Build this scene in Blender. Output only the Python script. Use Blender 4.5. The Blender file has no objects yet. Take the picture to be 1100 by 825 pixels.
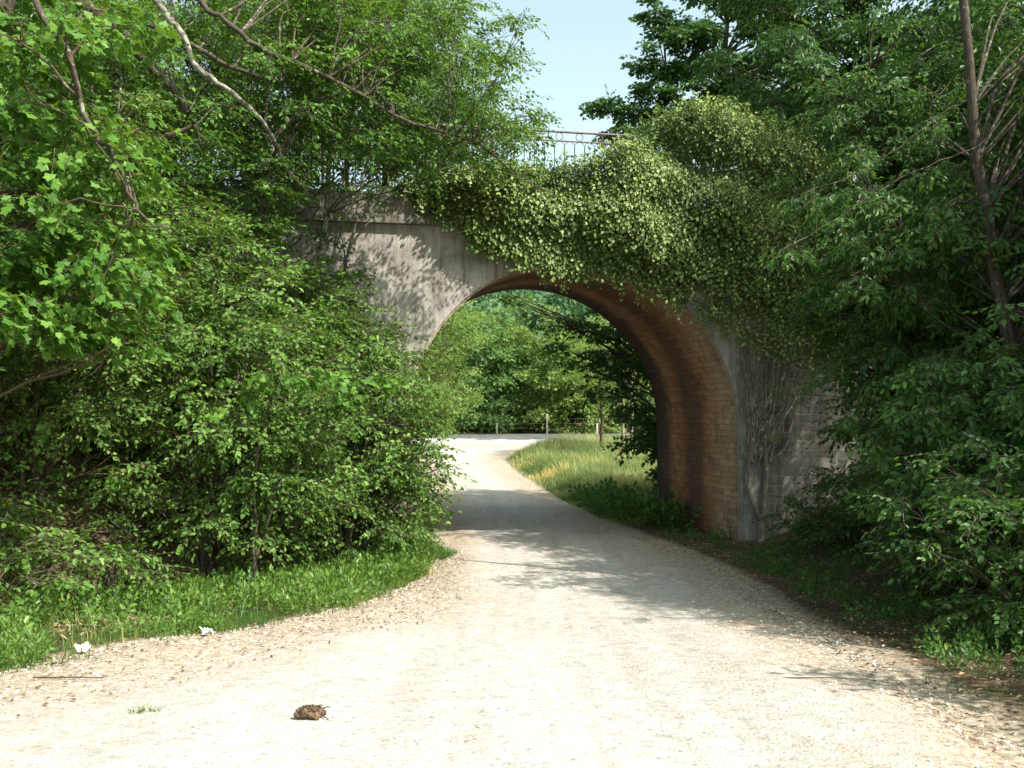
import bpy, math
import numpy as np
from mathutils import Vector, Matrix

sc = bpy.context.scene
COL = sc.collection
PI = math.pi

# ------------------------------------------------------------------ helpers
def ss(a, b, t):
    t = np.clip((np.asarray(t, float) - a) / (b - a), 0, 1)
    return t * t * (3 - 2 * t)

def wob(x, y, s=1.0, seed=0):
    """smooth pseudo noise, about -1..1, from sums of sines"""
    r = np.random.RandomState(seed + 11)
    o = np.zeros_like(np.asarray(x, float))
    for k in range(6):
        a = r.uniform(0, 2 * PI); f = s * r.uniform(.6, 2.0); p = r.uniform(0, 2 * PI)
        o = o + np.sin((np.cos(a) * x + np.sin(a) * y) * f + p)
    return o / 3.2

BO = np.array([1.4, 21.6]); BYAW = math.radians(11.6)
CB, SB = math.cos(BYAW), math.sin(BYAW)
def to_bridge(x, y):
    dx, dy = x - BO[0], y - BO[1]
    return dx * CB + dy * SB, -dx * SB + dy * CB
def from_bridge(u, v):
    return BO[0] + u * CB - v * SB, BO[1] + u * SB + v * CB

def gz(x, y):
    x = np.asarray(x, float); y = np.asarray(y, float)
    z = .9 * (1 - ss(2, 18, y)) + 1.5 * ss(28, 62, y) + 3.0 * ss(70, 160, y)
    u, v = to_bridge(x, y)
    dist = np.hypot(np.maximum(0, 14 - np.abs(u)), np.maximum(0, np.maximum(-v, v - 5.2)))
    emb = np.maximum(0, 6.6 - dist / 1.3)
    z = z + emb * ss(0, .8, emb)
    # gentle banks beside the lane on this side of the bridge
    near = 1 - ss(24, 34, y)
    z = z + near * (.9 * ss(5.5, 9.5, -x) + .45 * ss(5.2, 8.0, x))
    z = z + .018 * wob(x, y, 3.1, 3) + .03 * wob(x, y, .9, 4)
    return z

LY = np.array([-40, 3, 7.94, 9.1, 10.58, 12.44, 14.34, 17.1, 20.18, 24.16, 29.94, 35.16, 40.98, 46.2, 51.6, 62])
LX = np.array([-7.5, -6.2, -5.15, -4.63, -3.92, -2.88, -1.99, -1.58, -1.4, -1.45, -1.9, -2.6, -3.4, -4.2, -6.5, -9])
RY = np.array([-40, 3, 6.38, 8.14, 10.72, 16.24, 19.54, 22.74, 26.68, 33.8, 38.8, 44.3, 48.2, 51.6, 62])
RX = np.array([3.4, 3.3, 3.2, 3.25, 3.4, 3.8, 3.55, 3.0, 2.3, 1.25, .4, -.4, .2, 2.4, 6])
def left_x(y): return np.interp(y, LY, LX)
def right_x(y): return np.interp(y, RY, RX)

EYE = (0.0, 0.0, 2.84)
def pt(px, py, d):
    """a point d metres ahead, read off the photograph's perspective"""
    return np.array([(px - 550) / 1080 * d, d, EYE[2] + (443 - py) / 1080 * d])

class MB:
    def __init__(s): s.V = []; s.L = []; s.C = []; s.M = []; s.A = []; s.n = 0
    def add(s, v, loops, counts, mat=0, var=0.5):
        v = np.asarray(v, float).reshape(-1, 3)
        loops = np.asarray(loops, np.int64); counts = np.asarray(counts, np.int64)
        s.V.append(v); s.L.append(loops + s.n); s.C.append(counts)
        s.M.append(np.broadcast_to(np.asarray(mat, np.int64), counts.shape))
        s.A.append(np.broadcast_to(np.asarray(var, float), (len(v),)))
        s.n += len(v)
    def faces(s, v, fs, mat=0, var=.5):
        s.add(v, [i for f in fs for i in f], [len(f) for f in fs], mat, var)
    def box(s, x0, x1, y0, y1, z0, z1, mat=0):
        v = [(x0,y0,z0),(x1,y0,z0),(x1,y1,z0),(x0,y1,z0),(x0,y0,z1),(x1,y0,z1),(x1,y1,z1),(x0,y1,z1)]
        s.faces(v, [(3,2,1,0),(4,5,6,7),(0,1,5,4),(1,2,6,5),(2,3,7,6),(3,0,4,7)], mat)
    def tube(s, P, R, sides=6, mat=0, var=.5, cap=True):
        P = np.asarray(P, float); n = len(P); R = np.broadcast_to(np.asarray(R, float), (n,))
        T = np.gradient(P, axis=0); T /= np.linalg.norm(T, axis=1)[:, None] + 1e-9
        a = np.array([0, 0, 1.]) if abs(T[0, 2]) < .9 else np.array([1., 0, 0])
        X = np.cross(T, a); X /= np.linalg.norm(X, axis=1)[:, None] + 1e-9
        Y = np.cross(T, X)
        th = np.arange(sides) / sides * 2 * PI
        v = P[:, None] + R[:, None, None] * (np.cos(th)[None, :, None] * X[:, None] + np.sin(th)[None, :, None] * Y[:, None])
        i = np.arange(n - 1)[:, None] * sides; j = np.arange(sides)[None]; k = (j + 1) % sides
        q = np.stack([i + j, i + k, i + sides + k, i + sides + j], -1).reshape(-1)
        c = np.full((n - 1) * sides, 4)
        L = list(q); Cn = list(c)
        if cap:
            L += list(range(sides)); Cn.append(sides)
            L += [(n - 1) * sides + t for t in range(sides)][::-1]; Cn.append(sides)
        s.add(v, L, Cn, mat, var)
    def build(s, name, mats, parent=None, smooth=False):
        me = bpy.data.meshes.new(name)
        if s.n:
            V = np.concatenate(s.V); L = np.concatenate(s.L); C = np.concatenate(s.C); M = np.concatenate(s.M); A = np.concatenate(s.A)
            me.vertices.add(len(V)); me.vertices.foreach_set('co', V.astype(np.float32).ravel())
            me.loops.add(len(L)); me.loops.foreach_set('vertex_index', L.astype(np.int32))
            me.polygons.add(len(C))
            st = np.concatenate([[0], np.cumsum(C)[:-1]])
            me.polygons.foreach_set('loop_start', st.astype(np.int32))
            me.polygons.foreach_set('material_index', M.astype(np.int32))
            me.update(calc_edges=True)
            me.polygons.foreach_set('use_smooth', np.full(len(C), bool(smooth)))
            at = me.attributes.new('var', 'FLOAT', 'POINT'); at.data.foreach_set('value', A.astype(np.float32))
        for m in (mats if isinstance(mats, (list, tuple)) else [mats]): me.materials.append(m)
        o = bpy.data.objects.new(name, me); COL.objects.link(o)
        if parent is not None: o.parent = parent
        return o

def tag(o, label=None, cat=None, group=None, kind=None):
    if label: o['label'] = label
    if cat: o['category'] = cat
    if group: o['group'] = group
    if kind: o['kind'] = kind
    return o
def empty(name, loc, rz=0):
    o = bpy.data.objects.new(name, None); COL.objects.link(o)
    o.location = [float(c) for c in loc]; o.rotation_euler = (0, 0, rz); o.empty_display_size = .3
    return o

def curve(pts, n=14, jit=0, rng=None):
    """Catmull-Rom through the points"""
    P = np.asarray(pts, float)
    P = np.vstack([2 * P[0] - P[1], P, 2 * P[-1] - P[-2]])
    out = []
    m = len(P) - 3
    for t in np.linspace(0, m - 1e-6, n):
        i = int(t); f = t - i
        a, b, c, d = P[i:i + 4]
        out.append(.5 * (2 * b + (c - a) * f + (2 * a - 5 * b + 4 * c - d) * f * f + (3 * b - a - 3 * c + d) * f ** 3))
    out = np.array(out)
    if jit and rng is not None: out[1:-1] += rng.normal(0, jit, (n - 2, 3))
    return out

# ------------------------------------------------------------------ materials
def new_mat(name):
    m = bpy.data.materials.new(name); m.use_nodes = True
    nt = m.node_tree; nt.nodes.clear()
    return m, nt
def nd(nt, typ, **kw):
    n = nt.nodes.new(typ)
    for k, v in kw.items():
        if k in n.inputs: n.inputs[k].default_value = v
        else: setattr(n, k, v)
    return n
def link(nt, a, b): nt.links.new(a, b)
def ramp(nt, fac, stops, interp='LINEAR'):
    r = nt.nodes.new('ShaderNodeValToRGB'); r.color_ramp.interpolation = interp
    e = r.color_ramp.elements
    while len(e) < len(stops): e.new(.5)
    for el, (p, c) in zip(e, stops): el.position = p; el.color = (*c, 1) if len(c) == 3 else c
    link(nt, fac, r.inputs[0]); return r.outputs[0]
def noise(nt, vec, scale, detail=4, rough=.6, dist=0):
    n = nt.nodes.new('ShaderNodeTexNoise'); n.inputs['Scale'].default_value = scale
    n.inputs['Detail'].default_value = detail; n.inputs['Roughness'].default_value = rough; n.inputs['Distortion'].default_value = dist
    if vec is not None: link(nt, vec, n.inputs['Vector'])
    return n.outputs[0]
def mixc(nt, f, a, b, mode='MIX'):
    m = nt.nodes.new('ShaderNodeMix'); m.data_type = 'RGBA'; m.blend_type = mode
    if isinstance(f, (int, float)): m.inputs[0].default_value = f
    else: link(nt, f, m.inputs[0])
    for i, c in ((6, a), (7, b)):
        if isinstance(c, (tuple, list)): m.inputs[i].default_value = (*c[:3], 1)
        else: link(nt, c, m.inputs[i])
    return m.outputs[2]
def math_(nt, op, a, b=None, clamp=False):
    m = nt.nodes.new('ShaderNodeMath'); m.operation = op; m.use_clamp = clamp
    for i, c in ((0, a), (1, b)):
        if c is None: continue
        if isinstance(c, (int, float)): m.inputs[i].default_value = c
        else: link(nt, c, m.inputs[i])
    return m.outputs[0]
def mapping(nt, vec, scale=(1, 1, 1), rot=(0, 0, 0)):
    m = nt.nodes.new('ShaderNodeMapping'); m.inputs['Scale'].default_value = scale; m.inputs['Rotation'].default_value = rot
    link(nt, vec, m.inputs['Vector']); return m.outputs[0]
def finish(nt, color, rough=.9, bump=None, bstr=.5, bdist=.02, spec=.3):
    p = nt.nodes.new('ShaderNodeBsdfPrincipled'); o = nt.nodes.new('ShaderNodeOutputMaterial')
    if isinstance(color, (tuple, list)): p.inputs['Base Color'].default_value = (*color, 1)
    else: link(nt, color, p.inputs['Base Color'])
    p.inputs['Roughness'].default_value = rough; p.inputs['Specular IOR Level'].default_value = spec
    if bump is not None:
        b = nt.nodes.new('ShaderNodeBump'); b.inputs['Strength'].default_value = bstr; b.inputs['Distance'].default_value = bdist
        link(nt, bump, b.inputs['Height']); link(nt, b.outputs[0], p.inputs['Normal'])
    link(nt, p.outputs[0], o.inputs[0]); return p

def leaf_mat(name, dark, mid, light, trans, tw=.42, rough=.42, spec=.35):
    m, nt = new_mat(name)
    a = nd(nt, 'ShaderNodeAttribute', attribute_name='var')
    c = ramp(nt, a.outputs['Fac'], [(.1, dark), (.5, mid), (.86, light), (.955, tuple(v * 1.25 for v in light)), (.975, (light[0] * 2.0, light[1] * 1.25, light[2]))])
    t = mixc(nt, a.outputs['Fac'], tuple(v * .75 for v in trans), tuple(v * 1.2 for v in trans))
    p = nd(nt, 'ShaderNodeBsdfPrincipled'); p.inputs['Roughness'].default_value = rough; p.inputs['Specular IOR Level'].default_value = spec
    link(nt, c, p.inputs['Base Color'])
    tr = nd(nt, 'ShaderNodeBsdfTranslucent'); link(nt, t, tr.inputs[0])
    mx = nd(nt, 'ShaderNodeMixShader'); mx.inputs[0].default_value = tw
    link(nt, p.outputs[0], mx.inputs[1]); link(nt, tr.outputs[0], mx.inputs[2])
    o = nd(nt, 'ShaderNodeOutputMaterial'); link(nt, mx.outputs[0], o.inputs[0])
    return m

def bark_mat(name, dark, light, lichen=.0, lich=(.42, .43, .36)):
    m, nt = new_mat(name)
    tc = nd(nt, 'ShaderNodeTexCoord').outputs['Object']
    n1 = noise(nt, mapping(nt, tc, (9, 9, 2.2)), 3, 5, .65)
    c = ramp(nt, n1, [(.3, dark), (.7, light)])
    n2 = noise(nt, tc, 7, 4, .7)
    f = ramp(nt, n2, [(.62 - lichen * .3, (0, 0, 0)), (.68 - lichen * .2, (1, 1, 1))])
    if lichen > 0: c = mixc(nt, f, c, lich)
    finish(nt, c, .92, n1, .7, .02, .15); return m

M = {}
M['maple'] = leaf_mat('maple_leaf', (.02, .06, .008), (.06, .145, .018), (.135, .24, .042), (.18, .33, .02), .27, .5, .2)
M['hornbeam'] = leaf_mat('hornbeam_leaf', (.02, .055, .008), (.07, .15, .022), (.17, .26, .06), (.20, .32, .02), .26, .5, .22)
M['birch'] = leaf_mat('small_leaf', (.028, .072, .011), (.068, .145, .022), (.14, .225, .05), (.19, .33, .03), .32, .5, .2)
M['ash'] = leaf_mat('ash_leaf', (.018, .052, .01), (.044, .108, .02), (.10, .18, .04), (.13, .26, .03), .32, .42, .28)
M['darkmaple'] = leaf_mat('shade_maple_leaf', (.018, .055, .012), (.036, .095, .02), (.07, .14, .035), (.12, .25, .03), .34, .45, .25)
M['ivy'] = leaf_mat('ivy_leaf', (.028, .06, .013), (.11, .172, .038), (.245, .305, .088), (.15, .2, .03), .18, .45, .28)
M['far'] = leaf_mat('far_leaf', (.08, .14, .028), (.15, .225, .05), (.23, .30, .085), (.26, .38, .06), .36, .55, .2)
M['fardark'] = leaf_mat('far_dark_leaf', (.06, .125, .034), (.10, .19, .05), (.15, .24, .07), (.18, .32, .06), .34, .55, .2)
M['hillwood'] = leaf_mat('hazed_hill_leaf', (.05, .11, .05), (.085, .16, .07), (.125, .19, .085), (.13, .25, .08), .3, .6, .15)  # distance haze is mixed into this leaf colour as a bluish tint
M['grass'] = leaf_mat('grass_blade', (.04, .11, .018), (.08, .15, .028), (.19, .23, .065), (.17, .32, .05), .34)
M['drygrass'] = leaf_mat('dry_grass_blade', (.08, .13, .03), (.17, .235, .065), (.36, .37, .16), (.30, .38, .12), .38)
M['herb'] = leaf_mat('herb_leaf', (.045, .11, .018), (.09, .18, .03), (.17, .25, .05), (.22, .36, .04), .4)
M['litter'] = leaf_mat('dead_leaf', (.07, .042, .024), (.19, .125, .072), (.40, .31, .21), (.15, .09, .04), .15, .7, .2)
M['bark'] = bark_mat('grey_bark', (.03, .024, .018), (.10, .082, .06), .15, (.20, .20, .16))
M['lichenbark'] = bark_mat('lichen_bark', (.05, .04, .03), (.15, .13, .10), .6, (.27, .27, .21))
M['brownbark'] = bark_mat('brown_bark', (.04, .026, .018), (.13, .092, .064), .1, (.2, .19, .15))
M['palebark'] = bark_mat('pale_bark', (.14, .11, .08), (.34, .29, .22), .2, (.36, .35, .29))
M['ivystem'] = bark_mat('ivy_stem_bark', (.10, .082, .066), (.29, .245, .20), .1)

# gravel of the lane: white limestone in the wheel lines, brown and littered at the margins
def gravel(name):
    m, nt = new_mat(name)
    tc = nd(nt, 'ShaderNodeTexCoord').outputs['Object']
    e = nd(nt, 'ShaderNodeAttribute', attribute_name='var').outputs['Fac']
    nb = noise(nt, tc, .9, 5, .6); nm = noise(nt, tc, 6, 6, .7); nf = noise(nt, tc, 55, 3, .7)
    vo = nd(nt, 'ShaderNodeTexVoronoi'); vo.inputs['Scale'].default_value = 34; link(nt, tc, vo.inputs['Vector'])
    vo2 = nd(nt, 'ShaderNodeTexVoronoi'); vo2.inputs['Scale'].default_value = 17; link(nt, tc, vo2.inputs['Vector'])
    white = ramp(nt, nm, [(.25, (.22, .20, .175)), (.42, (.33, .305, .275)), (.6, (.40, .375, .34)), (.78, (.47, .445, .41))])
    rut = noise(nt, mapping(nt, tc, (2.6, .16, 1)), 1.0, 3, .5)
    white = mixc(nt, .55, white, ramp(nt, rut, [(.35, (.8, .78, .74)), (.55, (1.02, 1.02, 1.02))]), 'MULTIPLY')
    sp = ramp(nt, vo.outputs['Color'], [(.0, (.36, .345, .33)), (.12, (.72, .71, .70)), (.3, (.98, .98, .98)), (1, (1.1, 1.1, 1.1))])
    white = mixc(nt, .8, white, sp, 'MULTIPLY')
    brown = ramp(nt, noise(nt, tc, 14, 6, .75), [(.3, (.15, .11, .075)), (.45, (.29, .235, .18)), (.6, (.38, .33, .27)), (.75, (.48, .44, .38))])
    st = ramp(nt, vo2.outputs['Color'], [(.0, (.5, .45, .4)), (.35, (.9, .88, .86)), (1, (1.15, 1.13, 1.1))])
    brown = mixc(nt, .75, brown, st, 'MULTIPLY')
    # e = 1 at the lane's middle, 0 at its edge
    f = math_(nt, 'ADD', e, math_(nt, 'MULTIPLY', math_(nt, 'SUBTRACT', nb, .5), .9))
    f = math_(nt, 'ADD', f, math_(nt, 'MULTIPLY', math_(nt, 'SUBTRACT', nm, .5), .55))
    f = ramp(nt, f, [(.2, (0, 0, 0)), (.78, (1, 1, 1))])
    c = mixc(nt, f, brown, white)
    h = math_(nt, 'ADD', math_(nt, 'MULTIPLY', vo.outputs['Distance'], -.6), math_(nt, 'MULTIPLY', nf, .5))
    h = math_(nt, 'ADD', h, nm)
    finish(nt, c, .95, h, .55, .03, .15)
    return m
M['gravel'] = gravel('gravel_lane')

def soil():
    m, nt = new_mat('woodland_soil')
    tc = nd(nt, 'ShaderNodeTexCoord').outputs['Object']
    e = nd(nt, 'ShaderNodeAttribute', attribute_name='var').outputs['Fac']
    n1 = noise(nt, tc, 11, 6, .75); n2 = noise(nt, tc, 1.3, 4, .6)
    earth = ramp(nt, n1, [(.3, (.035, .024, .015)), (.5, (.10, .07, .042)), (.7, (.21, .155, .10))])
    moss = ramp(nt, n1, [(.3, (.03, .028, .014)), (.7, (.075, .075, .03))])
    near = ramp(nt, n1, [(.3, (.15, .105, .07)), (.5, (.32, .26, .19)), (.7, (.5, .44, .36))])
    c = mixc(nt, ramp(nt, n2, [(.42, (0, 0, 0)), (.6, (1, 1, 1))]), earth, moss)
    f = ramp(nt, math_(nt, 'ADD', e, math_(nt, 'MULTIPLY', math_(nt, 'SUBTRACT', n1, .5), .5)), [(.3, (0, 0, 0)), (.7, (1, 1, 1))])
    c = mixc(nt, f, c, near)
    finish(nt, c, .95, n1, .8, .05, .1); return m
M['soil'] = soil()

def wall_mat(name, stops, brick=None, stain=.6, mortar=(.3, .28, .25), bw=.5, bh=.2, moss=0.0):
    m, nt = new_mat(name)
    tc = nd(nt, 'ShaderNodeTexCoord').outputs['Object']
    sep = nd(nt, 'ShaderNodeSeparateXYZ'); link(nt, tc, sep.inputs[0])
    cmb = nd(nt, 'ShaderNodeCombineXYZ'); link(nt, sep.outputs[0], cmb.inputs[0]); link(nt, sep.outputs[2], cmb.inputs[1])
    n1 = noise(nt, tc, 2.2, 7, .65, .3); nf = noise(nt, tc, 30, 4, .7)
    c = ramp(nt, n1, stops)
    strk = noise(nt, mapping(nt, tc, (5, 5, .45)), 1.4, 5, .7)
    c = mixc(nt, ramp(nt, strk, [(.48, (0, 0, 0)), (.68, (stain, stain, stain))]), c, tuple(v * .42 for v in stops[1][1]))
    c = mixc(nt, .35, c, ramp(nt, nf, [(.3, (.6, .6, .6)), (.7, (1.1, 1.1, 1.1))]), 'MULTIPLY')
    bump = nf
    if brick:
        b = nd(nt, 'ShaderNodeTexBrick'); link(nt, cmb.outputs[0], b.inputs['Vector'])
        b.inputs['Scale'].default_value = 1; b.inputs['Brick Width'].default_value = bw; b.inputs['Row Height'].default_value = bh
        b.inputs['Mortar Size'].default_value = .011; b.inputs['Mortar Smooth'].default_value = .35
        b.inputs['Color1'].default_value = (.72, .72, .72, 1); b.inputs['Color2'].default_value = (1.1, 1.08, 1.05, 1); b.inputs['Mortar'].default_value = (1, 1, 1, 1)
        c = mixc(nt, brick, c, b.outputs['Color'], 'MULTIPLY')
        mf = math_(nt, 'MULTIPLY', b.outputs['Fac'], ramp(nt, n1, [(.3, (.35, .35, .35)), (.6, (1, 1, 1))]))
        c = mixc(nt, math_(nt, 'MULTIPLY', mf, brick), c, mortar)
        bump = math_(nt, 'SUBTRACT', math_(nt, 'MULTIPLY', nf, .6), math_(nt, 'MULTIPLY', b.outputs['Fac'], brick * 1.0))
    if moss:
        mm = noise(nt, tc, 1.7, 6, .7)
        c = mixc(nt, ramp(nt, mm, [(.5, (0, 0, 0)), (.62, (moss, moss, moss))]), c, (.045, .055, .022))
    finish(nt, c, .93, bump, .6, .02, .2); return m
M['facade'] = wall_mat('stained_render', [(.3, (.23, .20, .175)), (.5, (.34, .305, .275)), (.7, (.42, .385, .35))], None, .95, moss=.3)
M['block'] = wall_mat('concrete_block', [(.3, (.13, .115, .10)), (.5, (.21, .185, .165)), (.7, (.28, .25, .225))], .85, .8, (.27, .25, .22), .46, .2, moss=.35)
M['quoin'] = wall_mat('pale_quoin', [(.3, (.15, .135, .115)), (.5, (.25, .23, .20)), (.7, (.38, .36, .325))], None, .95, moss=.4)
M['cornice'] = wall_mat('weathered_cornice', [(.3, (.10, .09, .075)), (.5, (.19, .175, .15)), (.7, (.30, .275, .24))], None, .8, moss=.8)
M['parapet'] = wall_mat('weathered_parapet', [(.3, (.14, .125, .105)), (.5, (.25, .225, .195)), (.7, (.34, .31, .275))], .2, .8, bw=.7, bh=.3, moss=.7)

def vault_mat():
    m, nt = new_mat('rust_stained_brick')
    uv = nd(nt, 'ShaderNodeUVMap').outputs[0]           # u = depth into the vault, v = arc length
    tc = nd(nt, 'ShaderNodeTexCoord').outputs['Object']
    sep = nd(nt, 'ShaderNodeSeparateXYZ'); link(nt, uv, sep.inputs[0])
    n1 = noise(nt, tc, 1.1, 5, .65); n2 = noise(nt, tc, 16, 5, .75)
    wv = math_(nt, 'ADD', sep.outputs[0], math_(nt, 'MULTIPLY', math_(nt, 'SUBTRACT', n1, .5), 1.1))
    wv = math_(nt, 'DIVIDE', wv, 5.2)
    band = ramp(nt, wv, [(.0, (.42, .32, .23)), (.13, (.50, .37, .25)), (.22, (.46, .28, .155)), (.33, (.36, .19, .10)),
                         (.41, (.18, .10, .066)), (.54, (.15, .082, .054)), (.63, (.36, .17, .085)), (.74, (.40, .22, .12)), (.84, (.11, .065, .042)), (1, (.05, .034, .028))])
    b = nd(nt, 'ShaderNodeTexBrick'); link(nt, uv, b.inputs['Vector'])
    b.inputs['Scale'].default_value = 1; b.inputs['Brick Width'].default_value = .36; b.inputs['Row Height'].default_value = .135
    b.inputs['Mortar Size'].default_value = .010; b.inputs['Mortar Smooth'].default_value = .3
    b.inputs['Color1'].default_value = (.66, .64, .63, 1); b.inputs['Color2'].default_value = (1.02, 1.0, .98, 1); b.inputs['Mortar'].default_value = (.62, .58, .55, 1)
    c = mixc(nt, .9, band, b.outputs['Color'], 'MULTIPLY')
    c = mixc(nt, .75, c, ramp(nt, n2, [(.3, (.5, .5, .5)), (.7, (1.2, 1.15, 1.1))]), 'MULTIPLY')
    n3 = noise(nt, tc, 3.2, 6, .75)
    c = mixc(nt, ramp(nt, n3, [(.5, (0, 0, 0)), (.72, (.75, .75, .75))]), c, (.075, .05, .04))
    bump = math_(nt, 'SUBTRACT', math_(nt, 'MULTIPLY', n2, .6), b.outputs['Fac'])
    finish(nt, c, .9, bump, .8, .02, .25); return m
M['vault'] = vault_mat()

def plain(name, c1, c2, scale=20, rough=.7, spec=.3, metal=0):
    m, nt = new_mat(name)
    tc = nd(nt, 'ShaderNodeTexCoord').outputs['Object']
    n = noise(nt, tc, scale, 5, .7)
    p = finish(nt, ramp(nt, n, [(.35, c1), (.65, c2)]), rough, n, .4, .01, spec); p.inputs['Metallic'].default_value = metal
    return m
M['iron'] = plain('rusty_iron', (.10, .07, .06), (.20, .165, .15), 18, .7)
M['ballast'] = plain('ballast', (.12, .11, .10), (.28, .26, .24), 25, .95)
M['concrete'] = plain('concrete_post', (.42, .36, .28), (.58, .52, .43), 12, .9)
M['wire'] = plain('fence_wire', (.20, .18, .16), (.3, .28, .26), 30, .6)
M['stone'] = plain('limestone_chip', (.40, .36, .30), (.70, .67, .60), 9, .95, .1)
M['paper'] = plain('paper_scrap', (.75, .74, .72), (.85, .84, .82), 20, .8)
M['clodleaf'] = leaf_mat('clod_scrap', (.03, .018, .012), (.10, .065, .04), (.26, .19, .13), (.06, .04, .02), .1, .8, .15)
M['clod'] = plain('leafy_mud', (.03, .019, .013), (.17, .11, .07), 26, .95, .1)
M['hill'] = plain('hill_soil', (.03, .06, .02), (.06, .10, .03), .4, .95, .1)

# ------------------------------------------------------------------ leaves and sprays
def leaf_shape(kind):
    if kind == 'oval':
        v = [(0,0,0), (.26,.28,.05), (.24,.66,.045), (0,1,-.06), (-.24,.66,.045), (-.26,.28,.05)]
        f = [(0,1,2,3), (0,3,4,5)]
    elif kind == 'lance':
        v = [(0,0,0), (.23,.32,.05), (.17,.68,.03), (0,1,-.10), (-.17,.68,.03), (-.23,.32,.05)]
        f = [(0,1,2,3), (0,3,4,5)]
    elif kind == 'diamond':
        v = [(0,0,0), (.30,.48,.07), (0,1,-.05), (-.30,.48,.07)]
        f = [(0,1,2), (0,2,3)]
    elif kind == 'maple':
        ang = [-150, -118, -82, -52, -34, -16, 0, 16, 34, 52, 82, 118, 150]
        rad = [.34, .52, .40, .62, .46, .52, .72, .52, .46, .62, .40, .52, .34]
        v = [(0, .30, 0)] + [(math.sin(math.radians(a)) * r, .30 + math.cos(math.radians(a)) * r, (.05 if abs(a) in (52, 118) else -.02) - .12 * r * r) for a, r in zip(ang, rad)]
        f = [(0, i, i + 1) for i in range(1, 13)] + [(0, 13, 1)]
        f = [t[::-1] for t in f]
    elif kind == 'ivy':
        v = [(0,0,0), (.34,.10,.03), (.40,.42,.05), (0,1,-.06), (-.40,.42,.05), (-.34,.10,.03)]
        f = [(0,1,2,3), (0,3,4,5)]
    return np.array(v, float), f

def rotm(ax, a):
    return np.array(Matrix.Rotation(a, 3, ax))

def spray(rng, kind, n, L, ls, arr='alt', ang=55, droop=18, roll=25, twig=True, sag=.15, petiole=.02):
    lv, lf = leaf_shape(kind)
    V = []; Lp = []; Cn = []; Mt = []; Id = []; off = 0
    def put(pos, a, s, k):
        nonlocal off
        R = rotm('Z', a) @ rotm('Y', math.radians(rng.normal(0, roll))) @ rotm('X', -math.radians(rng.normal(droop, 12)))
        d = R @ np.array([0, petiole, 0]) + np.array([0, 0, rng.normal(0, .012)])
        V.append(pos + d + s * (lv @ R.T)); Id.extend([k] * len(lv))
        for f in lf: Lp.extend([i + off for i in f]); Cn.append(len(f)); Mt.append(0)
        off += len(lv)
    bend = rng.normal(0, .12)
    def axis(t): return np.array([bend * L * t * t, L * t, -sag * L * t * t])
    k = 0
    for i in range(n):
        t = (i + .8) / n
        s = ls * rng.uniform(.5, 1.2) * (1 - .25 * abs(t - .55))
        a = math.radians(ang * (1 - .35 * t) + rng.normal(0, 10))
        if arr == 'alt':
            put(axis(t), -a if i % 2 else a, s, k); k += 1
        else:
            put(axis(t), a, s, k); put(axis(t), -a, s, k + 1); k += 2
    put(axis(1.0), rng.normal(0, .15), ls, k); k += 1
    if twig:
        P = np.array([axis(t) for t in (0, .5, 1)]); r = .0035
        for i, p in enumerate(P):
            rr = r * (1.3 - i * .4)
            V.append(p + np.array([[rr, 0, 0], [-rr, 0, 0], [0, 0, rr]])); Id.extend([k] * 3)
        for i in range(2):
            b = off + 3 * i
            for x in range(3):
                y = (x + 1) % 3; Lp.extend([b + x, b + y, b + 3 + y, b + 3 + x]); Cn.append(4); Mt.append(1)
        k += 1
    return dict(v=np.concatenate(V), L=np.array(Lp), C=np.array(Cn), M=np.array(Mt), id=np.array(Id), k=k)

def norm(a): return a / (np.linalg.norm(a, axis=-1, keepdims=True) + 1e-9)

def instance(mb, tp, pos, fwd, up, sc_, rng, tone=None):
    N = len(pos)
    if N == 0: return
    y = norm(fwd); x = norm(np.cross(y, up)); z = np.cross(x, y)
    B = np.stack([x, y, z], 1)                                  # rows are the axes
    v = np.einsum('kj,njc->nkc', tp['v'], B) * np.asarray(sc_)[:, None, None] + pos[:, None]
    k = tp['v'].shape[0]
    L = (tp['L'][None] + (np.arange(N) * k)[:, None]).ravel()
    base = rng.uniform(0, 1, (N, 1)) if tone is None else tone[:, None]
    var = np.clip(.5 * base + .5 * rng.uniform(0, 1, (N, tp['k'])), 0, 1)[:, tp['id']]
    mb.add(v.reshape(-1, 3), L, np.tile(tp['C'], N), np.tile(tp['M'], N), var.ravel())

RT = np.random.RandomState(5)
TPL = {
    'maple': [spray(RT, 'maple', 4, .32, .108, 'opp', 62, 28, 32, True, .25, .05) for _ in range(5)],
    'hornbeam': [spray(RT, 'oval', 10, .48, .092, 'alt', 55, 18, 30) for _ in range(6)],
    'small': [spray(RT, 'oval', 10, .40, .072, 'alt', 55, 25, 35) for _ in range(6)],
    'ash': [spray(RT, 'lance', 4, .32, .115, 'opp', 58, 30, 30, True, .3) for _ in range(6)],
    'darkmaple': [spray(RT, 'maple', 4, .36, .11, 'opp', 62, 25, 25, True, .2, .04) for _ in range(5)],
    'mid': [spray(RT, 'diamond', 7, .46, .12, 'alt', 55, 20, 30, False) for _ in range(6)],
    'far': [spray(RT, 'diamond', 6, .7, .24, 'alt', 58, 20, 35, False) for _ in range(6)],
    'ivy': [spray(RT, 'ivy', 7, .30, .056, 'alt', 55, 12, 34, False, .05, .02) for _ in range(6)],
    'herb': [spray(RT, 'oval', 4, .20, .055, 'opp', 60, 0, 20, True, .0) for _ in range(5)],
}

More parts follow.
